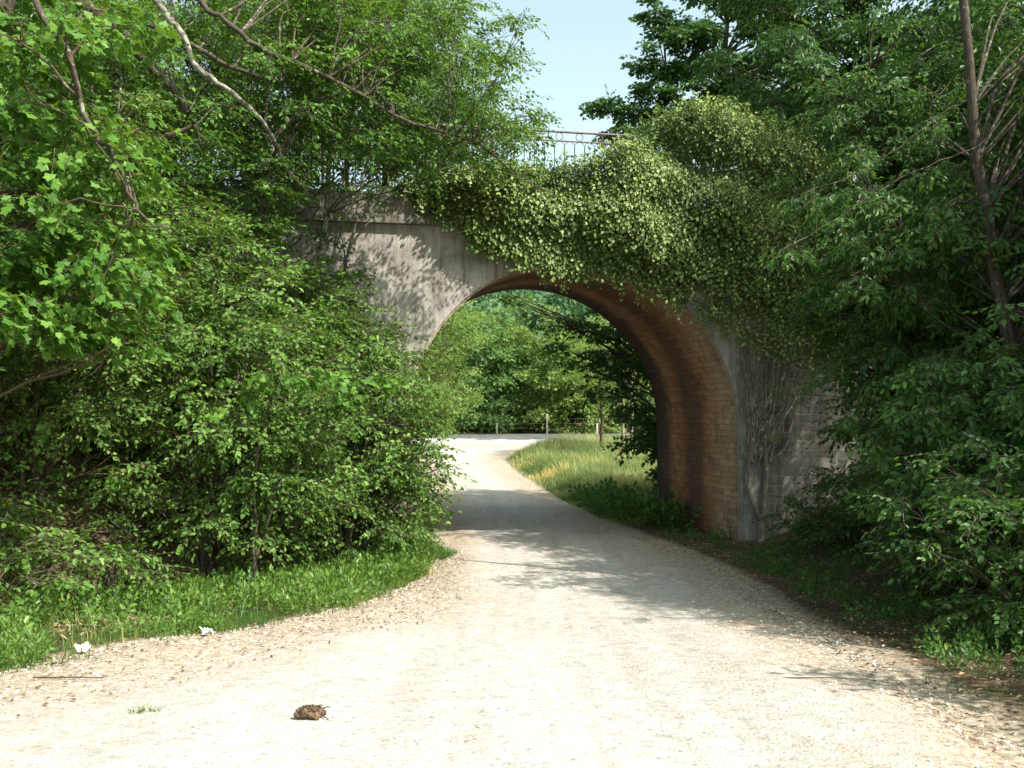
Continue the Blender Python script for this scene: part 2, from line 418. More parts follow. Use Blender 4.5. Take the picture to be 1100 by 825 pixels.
DENS = 1.6
def crown_mesh(rng, clumps, tpls, per, droop=.25, axis=None, scale=(.8, 1.2), upj=.35, face=.5):
    """clumps: list of (centre, radius); sprays fan out from each clump like foliage from a bough's end"""
    mb = MB()
    ncl = len(clumps)
    C = np.array([c for c, r in clumps]); R = np.array([r for c, r in clumps])
    cnt = np.maximum(4, (DENS * per * (R / .6) ** 2).astype(int))
    idx = np.repeat(np.arange(ncl), cnt)
    N = len(idx)
    d = norm(rng.normal(0, 1, (N, 3))); rad = rng.uniform(.15, 1, N) ** .55
    off = d * rad[:, None] * R[idx][:, None] * np.array([1, 1, .5])
    pos = C[idx] + off
    ax = np.array(axis if axis is not None else C.mean(0), float)
    out = norm((C[idx] - ax) * np.array([1, 1, .25]) + 1e-6)
    f = norm(off) * .75 + out * .55 + rng.normal(0, .35, (N, 3))
    f[:, 2] = f[:, 2] * .45 - droop + rng.normal(0, .12, N)
    up = np.array([0, 0, 1.]) + rng.normal(0, upj, (N, 3)) + out * face + norm(off) * .25
    tone = np.clip(rng.uniform(.1, .9, ncl)[idx] * .5 + rng.uniform(0, 1, N) * .5, 0, 1)
    s = rng.uniform(*scale, N)
    w = rng.randint(0, len(tpls), N)
    for t in range(len(tpls)):
        q = w == t
        instance(mb, tpls[t], pos[q] - norm(f[q]) * (.15 * s[q])[:, None], f[q], up[q], s[q], rng, tone[q])
    return mb

def env_clumps(rng, envs, n, cr):
    """clump centres spread through ellipsoids, mostly towards their skins"""
    out = []
    vol = np.array([r[0] * r[1] * r[2] for c, r in envs]) ** .7; vol /= vol.sum()
    for i, (c, r) in enumerate(envs):
        k = max(1, int(round(n * vol[i])))
        d = norm(rng.normal(0, 1, (k * 3, 3)))
        # keep them apart: greedy farthest choice
        p = np.array(c) + d * (rng.uniform(.12, 1, (k * 3, 1)) ** .45) * np.array(r)
        esc = rng.uniform(0, 1, (k * 3, 1)) < .2
        p = np.where(esc, np.array(c) + d * rng.uniform(1.05, 1.35, (k * 3, 1)) * np.array(r) * np.array([1, 1, .9]), p); esc = esc[:, 0]
        sel = [0]; dist = np.linalg.norm(p - p[0], axis=1)
        for _ in range(k - 1):
            j = int(np.argmax(dist * rng.uniform(.6, 1, len(p)))); sel.append(j)
            dist = np.minimum(dist, np.linalg.norm(p - p[j], axis=1))
        out += [(p[j], cr * rng.uniform(.65, 1.25) * (.6 if esc[j] else 1)) for j in sel]
    return out

def add_branches(rng, mb, stems, clumps, r0=.03, sides=5, fork=2):
    SP = np.concatenate([s[0] for s in stems]); SR = np.concatenate([np.broadcast_to(s[1], (len(s[0]),)) for s in stems])
    for c, r in clumps:
        dxy = np.hypot(*(SP[:, :2] - c[:2]).T)
        want = c[2] - .55 * dxy - .2
        cost = np.abs(SP[:, 2] - want) + .9 * dxy
        j = int(np.argmin(cost)); a = SP[j]
        mid = (a + c) / 2 + np.array([0, 0, .12 * np.linalg.norm(c - a)]) + rng.normal(0, .06 * np.linalg.norm(c - a), 3)
        P = curve([a, mid, c], 7, .015, rng)
        ra = min(SR[j] * .7, r0 * (.5 + .25 * np.linalg.norm(c - a)))
        mb.tube(P, np.linspace(ra, .006, 7), sides, cap=False)
        for k in range(fork):
            e = c + norm(rng.normal(0, 1, 3)) * r * .85
            t = P[4]; mb.tube(curve([t, (t + e) / 2 + rng.normal(0, .05, 3), e], 4), np.linspace(ra * .5, .004, 4), 4, cap=False)

def make_tree(name, label, cat, group, base, stems, envs, n, cr, per, tpl, leafm, barkm, seed,
              droop=.25, limbs=(), extra=(), scale=(.8, 1.2), r0=.03, twigs=True, upj=.35, fork=2, face=.5):
    rng = np.random.RandomState(seed)
    root = empty(name, base); tag(root, label, cat, group)
    B = np.array(base, float)
    st = []
    for P, r in stems:
        Q = curve(P, 14, .02, rng); st.append((Q, np.linspace(r[0], r[1], 14)))
    for i, (Q, r) in enumerate(st):
        mb = MB(); rr = r.copy(); rr[0] *= 1.35
        mb.tube(Q - B, rr * (1 + rng.normal(0, .05, 14)), 9)
        mb.build('trunk' if len(st) <= 2 else 'stem', barkm, root, True)
    allst = list(st)
    for L in limbs:
        P, r = L[0], L[1]; bm_ = L[2] if len(L) > 2 else barkm
        n_ = max(10, 4 * len(P)); Q = curve(P, n_, .012, rng); rr = np.linspace(r[0], r[1], n_)
        mb = MB(); mb.tube(Q - B, rr * (1 + rng.normal(0, .07, n_)), 7); mb.build('branch', bm_, root, True)
        allst.append((Q, rr))
    cl = env_clumps(rng, envs, n, cr) if n else []
    cl += [(np.array(c, float), r) for c, r in extra]
    if twigs and cl:
        mb = MB(); add_branches(rng, mb, [(q - B, r) for q, r in allst], [(c - B, r) for c, r in cl], r0, fork=fork)
        mb.build('branches', barkm, root, True)
    mb = crown_mesh(rng, [(c - B, r) for c, r in cl], TPL[tpl], per, droop, st[0][0].mean(0) - B, scale, upj, face)
    mb.build('crown', [leafm, barkm], root)
    return root

def gpt(x, y, dz=0): return np.array([x, y, float(gz(x, y)) + dz])

def shrub(name, label, group, x, y, H, rad, n, cr, per, tpl, leafm, barkm, seed, nst=5, cat='shrub', low=.25, droop=.2, lean=(0, 0), r0=.018, extra=(), limbs=(), scale=(.8, 1.2), stemr=.03):
    rng = np.random.RandomState(seed + 77)
    b = gpt(x, y, -.05); stems = []
    for i in range(nst):
        a = i / nst * 2 * PI + rng.uniform(-.4, .4); q = rng.uniform(.25, .75) * rad
        t = b + np.array([math.cos(a) * q + lean[0], math.sin(a) * q + lean[1], H * rng.uniform(.7, .95)])
        s0 = b + np.array([math.cos(a), math.sin(a), 0]) * .12
        stems.append(([s0, s0 * .6 + t * .4 + np.array([-math.cos(a), -math.sin(a), 0]) * .08 * rad, t], (stemr * rng.uniform(.7, 1.2), .008)))
    zc = b[2] + H * (low + 1) / 2
    env = [((x + lean[0] * .6, y + lean[1] * .6, zc), (rad, rad, H * (1 - low) / 2))]
    n = int(n * 1.6); cr = cr * .76
    return make_tree(name, label, cat, group, b, stems, env, n, cr, per, tpl, leafm, barkm, seed, droop, limbs, extra, scale, r0)

# ------------------------------------------------------------------ world, sun, camera
SUN = Vector((.72, -.52, 1.0)).normalized()
w = bpy.data.worlds.new('World'); sc.world = w; w.use_nodes = True
nt = w.node_tree; nt.nodes.clear()
sky = nd(nt, 'ShaderNodeTexSky'); sky.sky_type = 'NISHITA'; sky.sun_disc = False
sky.sun_elevation = math.asin(SUN.z); sky.sun_rotation = math.atan2(SUN.x, SUN.y)
sky.air_density = 1.0; sky.dust_density = 3.0; sky.ozone_density = 1.2
bg = nd(nt, 'ShaderNodeBackground'); bg.inputs[1].default_value = .086
hs = nd(nt, 'ShaderNodeHueSaturation'); hs.inputs['Saturation'].default_value = .62; hs.inputs['Hue'].default_value = .5; hs.inputs['Value'].default_value = 1.25
link(nt, sky.outputs[0], hs.inputs['Color']); link(nt, mixc(nt, 1.0, hs.outputs[0], (1.44, 1.62, 1.42), 'MULTIPLY'), bg.inputs[0]); ow = nd(nt, 'ShaderNodeOutputWorld'); link(nt, bg.outputs[0], ow.inputs[0])
sl = bpy.data.lights.new('sun', 'SUN'); sl.energy = 5.0; sl.angle = math.radians(.53); sl.color = (1, .955, .88)
so = bpy.data.objects.new('sun', sl); COL.objects.link(so)
so.rotation_euler = (-SUN).to_track_quat('-Z', 'Y').to_euler(); so.location = (20, -15, 30)
cam = bpy.data.cameras.new('camera'); cam.sensor_width = 36; cam.lens = 36 * 1080 / 1100; cam.clip_end = 3000; cam.clip_start = .1
co = bpy.data.objects.new('camera', cam); COL.objects.link(co); co.location = EYE
co.rotation_euler = (PI / 2 + math.atan(30.5 / 1080), 0, 0); sc.camera = co
vs = sc.view_settings; vs.view_transform = 'Standard'; vs.look = 'None'; vs.gamma = 1; vs.use_curve_mapping = False
vs.exposure = 1.0
try:
    sc.cycles.max_bounces = 8; sc.cycles.transparent_max_bounces = 4; sc.cycles.diffuse_bounces = 4; sc.cycles.transmission_bounces = 5
except Exception: pass

# ------------------------------------------------------------------ ground, road, hill
def axis_pts(lo, hi, step, far, k=1.22):
    a = list(np.arange(lo, hi + 1e-6, step)); s = step
    while a[-1] < far: s *= k; a.append(a[-1] + s)
    s = step; b = [a[0]]
    while b[-1] > -far: s *= k; b.append(b[-1] - s)
    return np.array(b[::-1][:-1] + a)
def grid(mb, X, Y, Z, var):
    ny, nx = X.shape
    i = np.arange(ny - 1)[:, None] * nx + np.arange(nx - 1)[None]
    q = np.stack([i, i + 1, i + nx + 1, i + nx], -1).reshape(-1)
    mb.add(np.stack([X, Y, Z], -1).reshape(-1, 3), q, np.full((ny - 1) * (nx - 1), 4), 0, var.ravel())
xs = axis_pts(-13, 13, .2, 900); ys = axis_pts(-2, 46, .2, 900)
X, Y = np.meshgrid(xs, ys)
dist = np.maximum(left_x(Y) - X, X - right_x(Y))
mb = MB(); grid(mb, X, Y, gz(X, Y), np.clip(1 - dist / .7, 0, 1) * (Y < 50))
tag(mb.build('ground', M['soil'], None, True), kind='structure')

yy = np.concatenate([np.arange(-40, 0, 1.0), np.arange(0, 56, .2)])
tt = np.concatenate([np.linspace(0, .1, 7), np.linspace(.12, .88, 36), np.linspace(.9, 1, 7)])
Yr, T = np.meshgrid(yy, tt, indexing='ij')
lx = left_x(Yr) + .10 * wob(Yr, Yr * 0, 2.3, 21) + .05 * wob(Yr, Yr * 0, 7, 22)
rx = right_x(Yr) + .12 * wob(Yr, Yr * 0 + 3, 2.1, 23) + .05 * wob(Yr, Yr * 0, 8, 24)
Xr = lx + (rx - lx) * T
W = rx - lx
dl = (Xr - lx); dr = (rx - Xr)
mw = 2.3 - 1.5 * ss(12, 20, Yr)                      # the littered margin is wide on the near left
mr = .9 + .3 * ss(6, 10, Yr)
ev = np.minimum(dl / mw, dr / mr); ev = np.clip(ev * .62, 0, 1.0)
edge = np.minimum(dl, dr)
Zr = gz(Xr, Yr) + .022 - .06 * np.exp(-edge / .10)
mb = MB(); grid(mb, Xr, Yr, Zr, ev)
tag(mb.build('road', M['gravel'], None, True), kind='structure')
# far lane crossing behind the bridge
yf = np.linspace(50.2, 61, 30); xf = np.linspace(-40, 60, 140)
Xf, Yf0 = np.meshgrid(xf, yf)
Yf = Yf0 + .04 * (Xf - 2)
ef = np.minimum(Yf0 - yf[0], yf[-1] - Yf0); 
mb = MB(); grid(mb, Xf, Yf, gz(Xf, Yf) + .045 - .09 * np.exp(-ef / .25), np.clip(ef * .5, 0, 1))
tag(mb.build('lane', M['gravel'], None, True), kind='structure')

# wooded hill far behind
hx = np.linspace(-420, 420, 90); hy = np.linspace(95, 560, 60)
HX, HY = np.meshgrid(hx, hy)
def hillz(x, y): return gz(x, y) - 1.5 + 52 * ss(100, 400, y + .12 * x) + 5 * wob(x, y, .02, 9) * ss(100, 180, y)
mb = MB(); grid(mb, HX, HY, hillz(HX, HY), HX * 0)
tag(mb.build('hill', M['hill'], None, True), kind='structure')
rng = np.random.RandomState(31)
cx, cy = np.meshgrid(np.arange(-100, 101, 6.5), np.arange(104, 330, 7.0))
cx = cx.ravel() + rng.uniform(-2.5, 2.5, cx.size); cy = cy.ravel() + rng.uniform(-2.5, 2.5, cx.size)
cz = hillz(cx, cy); cr_ = rng.uniform(3, 5, cx.size); ch = rng.uniform(4.5, 8, cx.size)
NQ = 230
d = norm(rng.normal(0, 1, (cx.size, NQ, 3))); d[..., 2] = np.abs(d[..., 2]) * 1.2 - .25
P = np.stack([cx, cy, cz + ch], -1)[:, None] + d * np.stack([cr_, cr_, ch * .75], -1)[:, None] * rng.uniform(.75, 1, (cx.size, NQ, 1))
N_ = norm(d + rng.normal(0, .5, d.shape)); A_ = norm(np.cross(N_, rng.normal(0, 1, d.shape))); B_ = np.cross(N_, A_)
S_ = rng.uniform(.22, .5, (cx.size, NQ, 1))
Q = np.stack([P - A_ * S_, P - B_ * S_, P + A_ * S_, P + B_ * S_], 2).reshape(-1, 3)
nf = cx.size * NQ
tn = np.clip(np.repeat(rng.uniform(0, 1, cx.size), NQ) * .6 + rng.uniform(0, .4, nf), 0, 1)
mb = MB(); mb.add(Q, np.arange(nf * 4), np.full(nf, 4), 0, np.repeat(tn, 4))
tag(mb.build('hillside_wood', M['hillwood']), 'far haze tinted green wood covering the hillside seen through the arch', 'wood', kind='stuff')

# ------------------------------------------------------------------ bridge
bridge = empty('stone_bridge', (BO[0], BO[1], 0), BYAW)
tag(bridge, 'old masonry arch bridge over the gravel lane, rusty brick vault, ivy hanging over its front', 'bridge')
R0, SPR, DEP = 3.7, 2.45, 5.2
def arch_pts(r, n=48, z0=-.5):
    th = np.linspace(PI, 0, n)
    return np.array([(-r, z0), (-r, .7), (-r, 1.5)] + [(r * math.cos(t), SPR + r * math.sin(t)) for t in th] + [(r, 1.5), (r, .7), (r, z0)])
def spandrel(name, v0, v1, uL, uR, mat, top=6.75):
    mb = MB(); A = arch_pts(R0); n = len(A)
    def emit(v, flip):
        lo = [(a, v, b) for a, b in A[2:-2]]; hi = [(a, v, top) for a, b in A[2:-2]]; m = len(lo)
        # piers below and outside
        fs = [(i, i + 1, m + i + 1, m + i) for i in range(m - 1)]
        if flip: fs = [f[::-1] for f in fs]
        mb.faces(lo + hi, fs)
        for a, b in ((uL, -R0), (R0, uR)):
            if b - a > .01:
                f = (0, 1, 2, 3); f = f[::-1] if flip else f
                mb.faces([(a, v, -.5), (b, v, -.5), (b, v, top), (a, v, top)], [f])
    emit(v0, False); emit(v1, True)
    e = [(a, v0, b) for a, b in A] + [(a, v1, b) for a, b in A]
    mb.faces(e, [(i, n + i, n + i + 1, i + 1) for i in range(n - 1)])
    mb.faces([(uL, v0, -.5), (uL, v1, -.5), (uL, v1, top), (uL, v0, top), (uR, v0, -.5), (uR, v1, -.5), (uR, v1, top), (uR, v0, top)], [(1, 0, 3, 2), (4, 5, 6, 7)])
    return mb.build(name, mat, bridge)
spandrel('front_wall', 0, .4, -10.5, 4.36, M['facade'])
spandrel('rear_wall', DEP - .4, DEP, -10.5, 10.5, M['facade'])
mb = MB(); mb.box(4.37, 10.5, .07, .5, -.5, 6.745); mb.build('wing_wall', M['block'], bridge)
mb = MB(); mb.box(3.72, 4.40, -.045, .06, -.45, 4.6); mb.build('pilaster', M['quoin'], bridge)
# vault lining, with depth and arc length as its own coordinates
A = arch_pts(R0 - .045, 64); n = len(A)
s = np.concatenate([[0], np.cumsum(np.linalg.norm(np.diff(A, axis=0), axis=1))])
vv = np.linspace(.05, DEP - .05, 12)
mb = MB(); Vv = []
for v in vv: Vv += [(a, v, b) for a, b in A]
fs = [(j * n + i, (j + 1) * n + i, (j + 1) * n + i + 1, j * n + i + 1) for j in range(11) for i in range(n - 1)]
Vv += [(a * 1.0, v_, b) for v_ in (vv[0], vv[-1]) for a, b in arch_pts(R0, 64)]
m0 = 12 * n
fs += [(i, i + 1, m0 + i + 1, m0 + i) for i in range(n - 1)]
mb.faces(Vv, fs); vo = mb.build('vault', M['vault'], bridge)
uvl = vo.data.uv_layers.new(name='UVMap'); li = np.zeros(len(vo.data.loops), np.int32); vo.data.loops.foreach_get('vertex_index', li)
UV = np.array([(v, s[i]) for v in vv for i in range(n)] + [(v_, s[i]) for v_ in (vv[0], vv[-1]) for i in range(n)])
uvl.data.foreach_set('uv', UV[li].astype(np.float32).ravel())
for nm, va, vb in (('cornice', -.14, .42), ('cornice', DEP - .42, DEP + .14)):
    mb = MB(); x = -10.52
    r_ = np.random.RandomState(3)
    while x < 10.5:                                     # cornice stones with open joints
        L_ = r_.uniform(.9, 1.3); mb.box(x, min(10.52, x + L_ - .012), va + r_.uniform(-.012, .012), vb, 6.755, 6.93); x += L_
    mb.build(nm, M['cornice'], bridge)
for va, vb in ((.0, .34), (DEP - .34, DEP)):
    mb = MB(); mb.box(-10.5, 10.5, va, vb, 6.935, 7.42); mb.build('parapet', M['parapet'], bridge)
mb = MB(); mb.box(-16, 16, .345, DEP - .345, 6.3, 6.98); mb.build('deck', M['ballast'], bridge)
def railing(v):
    root = MB()
    for z, r in ((8.94, .026), (8.74, .018), (7.56, .018)):
        root.tube([(-9, v, z), (0, v, z), (9, v, z)], r, 6)
    ro = root.build('railing', M['iron'], bridge, True)
    u = -9.0; i = 0; proto = None; rp = None; bp = None
    while u < 9:
        if i % 16 == 0:
            if bp is None:
                b = MB(); b.box(-.025, .025, -.025, .025, 7.40, 8.97); b = b.build('post', M['iron'], ro); b.location = (u, v, 0); bp = b
            else:
                c = bp.copy(); COL.objects.link(c); c.parent = ro; c.location = (u, v, 0)
        elif proto is None:
            b = MB(); b.tube([(0, 0, 7.56), (0, 0, 8.63)], .011, 5)
            th = np.linspace(0, PI, 9)
            b.tube([(-.112 * math.cos(t) + .112, 0, 8.625 + .105 * math.sin(t)) for t in th], .009, 5)
            proto = b.build('baluster', M['iron'], ro, True); proto.location = (u, v, 0)
        else:
            c = proto.copy(); COL.objects.link(c); c.parent = ro; c.location = (u, v, 0)
        if i % 2 == 0:
            if rp is None:
                b = MB(); th = np.linspace(0, 2 * PI, 17)
                b.tube([(.08 * math.cos(t), 0, 8.84 + .08 * math.sin(t)) for t in th], .010, 5, cap=False)
                rp = b.build('ring', M['iron'], ro, True); rp.location = (u + .11, v, 0)
            else:
                c = rp.copy(); COL.objects.link(c); c.parent = ro; c.location = (u + .11, v, 0)
        u += .225; i += 1
railing(.17)

# ------------------------------------------------------------------ ivy
def ivy():
    rng = np.random.RandomState(8)
    root = empty('ivy', (*from_bridge(4.05, -.12), 0), BYAW)
    tag(root, 'thick olive green ivy draped over the bridge front, bare woody stems on the pale pilaster', 'ivy')
    O = np.array([4.05, -.12, 0])
    lowu = np.array([-3.9, -3.2, -2.6, -2.3, -1.9, -1.1, -.5, .5, 1.3, 1.9, 2.6, 3.2, 3.7, 4.3, 5.0, 6.5])
    lowz = np.array([7.5, 7.2, 6.9, 6.6, 6.35, 6.2, 6.0, 5.95, 5.75, 5.55, 5.3, 4.95, 4.55, 4.2, 3.9, 4.2])
    topu = np.array([-3.9, -3.0, -1.5, -.6, .3, 1.1, 1.7, 2.3, 3.1, 4.2, 5.5, 6.5])
    topz = np.array([7.6, 7.85, 8.0, 8.15, 8.3, 8.75, 9.3, 9.6, 9.7, 9.45, 9.0, 8.2])
    N = 28000
    u = rng.uniform(-3.9, 6.5, N); a = np.interp(u, lowu, lowz); b = np.interp(u, topu, topz)
    z = a + (b - a) * rng.uniform(0, 1, N)
    den = .6 + .4 * ss(-3.6, -2.0, u)
    lowfade = ss(0, .55, z - a) * .75 + .25
    thin = np.where((u > 2.3) & (z < 6.0 - .25 * (u - 2.3)), .3, 1)
    rid = wob(u, z * 1.9, 2.2, 40) * .5 + .5
    keep = rng.uniform(0, 1, N) < den * lowfade * thin * np.clip(.5 + rid, 0, 1)
    u, z, a, b, rid = u[keep], z[keep], a[keep], b[keep], rid[keep]; N = len(u)
    th = (.08 + .85 * np.clip(rid, 0, 1)) * np.clip(.25 + (z - a) * .8, 0, 1) * (1 - .5 * ss(3.2, 4.5, u))
    v = -th * rng.uniform(.25, 1.05, N) - .02
    top = ss(-.9, .0, z - b)
    v = v + top * rng.uniform(0, .75, N)
    pos = np.stack([u, v, z], -1) - O
    f = np.stack([rng.normal(0, .35, N), -.35 - .3 * rng.uniform(0, 1, N), -.75 + 1.1 * top * rng.uniform(.2, 1, N)], -1)
    up = np.stack([rng.normal(.35, .5, N), np.full(N, -1.0), rng.normal(.8, .4, N)], -1)
    mb = MB(); wq = rng.randint(0, 6, N); tone = np.clip(.25 + .55 * rid + rng.normal(0, .18, N), 0, 1)
    for t in range(6):
        q = wq == t; instance(mb, TPL['ivy'][t], pos[q], f[q], up[q], rng.uniform(.6, 1.6, q.sum()), rng, tone[q])
    mb.build('foliage', [M['ivy'], M['ivystem']], root)
    # trailing shoots that hang below the arch edge
    mb = MB()
    for k in range(46):
        uu = rng.uniform(-1.2, 3.3); zz = np.interp(uu, lowu, lowz) + .15; L = rng.uniform(.15, .6)
        m = int(L / .07) + 2; t = np.linspace(0, 1, m)
        p = np.stack([uu + .12 * t * rng.normal(), -.1 - .1 * t * rng.uniform(), zz - L * t], -1) - O
        instance(mb, TPL['ivy'][k % 6], p, np.stack([rng.normal(0, .4, m), np.full(m, -.3), np.full(m, -1.)], -1), np.tile([0, -1, .4], (m, 1)) + rng.normal(0, .2, (m, 3)), rng.uniform(.5, .9, m), rng)
    mb.build('trailing_shoots', [M['ivy'], M['ivystem']], root)
    # woody stems
    def stem(P, r, nm='stem'):
        mb = MB(); Q = curve(P, 14, .012, rng); mb.tube(Q - O, np.linspace(r[0], r[1], 14) * (1 + rng.normal(0, .08, 14)), 7); mb.build(nm, M['ivystem'], root, True)
    stem([(4.12, -.16, -.1), (4.18, -.13, .35), (4.28, -.10, 1.0), (4.33, -.09, 1.75), (4.27, -.10, 2.15), (4.36, -.11, 2.75)], (.085, .03))
    stem([(4.18, -.13, .42), (4.02, -.11, .75), (3.88, -.10, 1.2), (3.92, -.10, 1.7), (4.06, -.1, 2.2), (4.0, -.1, 2.9)], (.052, .022))
    stem([(4.3, -.10, 1.55), (4.5, -.09, 1.82), (4.78, -.03, 2.02), (4.95, 0, 2.4), (5.0, 0, 2.95)], (.04, .015))
    stem([(4.15, -.12, 2.0), (4.4, -.13, 2.2), (4.68, -.10, 2.35), (4.78, -.05, 2.7)], (.035, .012))
    for k in range(44):
        a0 = rng.uniform(3.9, 4.4); e = a0 + rng.uniform(-.75, 1.1); zt = rng.uniform(3.2, 4.9)
        off = rng.uniform(-.16, -.08)
        lo = 3.76 if zt < 4 else 3.5
        e = max(e, lo)
        stem([(a0, off, 1.7 + .5 * rng.uniform()), (a0 + (e - a0) * .25, off - .02, 2.4), (a0 + (e - a0) * .7, off, 3.1), (e, off + .02, zt)], (rng.uniform(.016, .036), .008), 'runner')
    # sparse leaves among the runners and on the pilaster
    m = 260
    uu = rng.normal(4.45, .5, m); zz = rng.uniform(1.9, 4.4, m); k_ = (uu > 3.72) & (rng.uniform(0, 1, m) < .25 + .35 * (zz - 1.9) / 2.5); uu, zz = uu[k_], zz[k_]; m = len(uu)
    mb = MB(); instance(mb, TPL['ivy'][0], np.stack([uu, rng.uniform(-.25, -.08, m), zz], -1) - O, np.stack([rng.normal(0, .5, m), rng.normal(-.3, .1, m), rng.normal(-.5, .4, m)], -1), np.tile([0, -1, .5], (m, 1)) + rng.normal(0, .2, (m, 3)), rng.uniform(.6, 1, m), rng, rng.uniform(0, .4, m))
    mb.build('stem_leaves', [M['ivy'], M['ivystem']], root)
ivy()

# ------------------------------------------------------------------ left bank
GL = 'leafy shrubs of the left bank'
shrub('hornbeam_shrub', 'light green shrub pressed against the left pier of the arch, beside the lane', GL, -3.1, 18.6, 4.9, 1.6, 72, .55, 32, 'hornbeam', M['hornbeam'], M['bark'], 101, 6, low=.0)
shrub('hornbeam_shrub', 'broad sunlit shrub in layered sprays at the middle of the left bank', GL, -4.8, 16.0, 5.6, 2.0, 84, .6, 32, 'hornbeam', M['hornbeam'], M['bark'], 102, 7, low=.0)
shrub('hornbeam_shrub', 'dense shrub left of the broad sunlit one, brown litter slope showing under it', GL, -6.7, 14.2, 5.8, 2.0, 84, .6, 30, 'hornbeam', M['hornbeam'], M['brownbark'], 103, 6, low=.14)
shrub('hornbeam_shrub', 'small yellowish shrub at the far left edge just above the verge grass', GL, -6.2, 11.6, 1.3, 1.0, 18, .4, 30, 'hornbeam', M['hornbeam'], M['brownbark'], 104, 5, low=.05)
shrub('hazel_shrub', 'tall shaded shrub high on the left slope behind the sunlit shrubs', GL, -6.4, 17.8, 6.2, 2.2, 90, .65, 28, 'hornbeam', M['maple'], M['bark'], 105, 6, low=.1)
shrub('hazel_shrub', 'shaded shrub against the bridge wall left end, around pale thin trunks', GL, -5.3, 19.6, 4.6, 1.5, 46, .55, 28, 'hornbeam', M['hornbeam'], M['bark'], 106, 5, low=.0)
shrub('hazel_shrub', 'leafy bush hiding the left end of the bridge wall below its ledge', GL, -3.5, 19.3, 6.0, .95, 62, .5, 32, 'hornbeam', M['hornbeam'], M['bark'], 111, 4, low=.05)
shrub('hornbeam_shrub', 'narrow shrub covering the left jamb of the arch down to the lane edge', GL, -2.6, 19.7, 4.6, .95, 60, .45, 32, 'hornbeam', M['hornbeam'], M['bark'], 113, 4, low=.0)
shrub('seedling_shrub', 'low seedling shrub on the brown litter slope, left of the sunlit maple sapling', GL, -5.5, 13.4, 1.0, .8, 14, .34, 26, 'hornbeam', M['maple'], M['bark'], 114, 4, low=.05)
shrub('seedling_shrub', 'low seedling shrub on the brown litter slope under the leaning maple stem', GL, -6.9, 13.0, 1.2, .9, 16, .36, 26, 'hornbeam', M['hornbeam'], M['bark'], 115, 4, low=.05)
shrub('hazel_shrub', 'slim hazel rising between the broad sunlit shrub and the pale thin trunks', GL, -4.35, 18.5, 5.4, 1.15, 40, .5, 26, 'hornbeam', M['maple'], M['bark'], 110, 4, low=.3)
shrub('hazel_shrub', 'leafy hazel at the far left, on the slope under the leaning maple stem', GL, -8.0, 12.6, 5.0, 1.8, 60, .6, 28, 'hornbeam', M['maple'], M['bark'], 108, 6, low=.1)
shrub('hazel_shrub', 'deep green shrub filling the dark hollow below the big lichened limbs', GL, -9.2, 19.5, 6.0, 2.6, 90, .7, 28, 'hornbeam', M['maple'], M['bark'], 109, 6, low=.0)
b = gpt(-3.9, 15.2, -.05)
make_tree('maple_sapling', 'sunlit maple sapling with big pale leaves in front of the broad sunlit shrub', 'sapling', None, b,
    [([b, b + (.05, -.1, 1.2), b + (.15, -.4, 2.3), pt(300, 402, 14.4)], (.03, .012)), ([b + (.05, 0, .6), b + (.5, 0, 1.8), pt(395, 405, 15.4)], (.02, .008))], [], 0, .4, 20, 'maple', M['maple'], M['bark'], 112,
    extra=[(pt(262, 418, 14.3), .34), (pt(300, 405, 14.3), .36), (pt(338, 398, 14.6), .34), (pt(392, 408, 15.3), .36), (pt(425, 402, 15.8), .28), (pt(365, 430, 15), .26), (pt(235, 440, 14.3), .26)], droop=.3)
# dark little maple bough against the bright lane beyond the pier
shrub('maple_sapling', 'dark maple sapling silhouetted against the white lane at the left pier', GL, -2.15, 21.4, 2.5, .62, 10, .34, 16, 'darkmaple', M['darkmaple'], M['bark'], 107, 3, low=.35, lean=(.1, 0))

# maple with big leaves, top left, leaning stem
b = gpt(-6.9, 10.6, -.1)
make_tree('maple_tree', 'maple with large bright leaves and a thin leaning stem at the upper left corner', 'tree', 'trees of the left bank', b,
    [([b, b + (.1, .1, 2.5), b + (.6, .2, 5.2), b + (1.0, .3, 8.5)], (.13, .04))],
    [((-5.9, 11.2, 6.4), (1.6, 1.3, 1.9)), ((-5.4, 11.2, 4.4), (1.4, 1.1, .9))], 64, .5, 22, 'maple', M['maple'], M['brownbark'], 120,
    limbs=[([pt(20, -40, 11.2), pt(40, 11, 11), pt(69, 55, 10.9), pt(87, 120, 10.8), pt(105, 149, 10.8), pt(124, 171, 10.7), pt(135, 207, 10.7), pt(153, 233, 10.6), pt(178, 247, 10.6)], (.04, .010), M['bark'])],
    droop=.35)
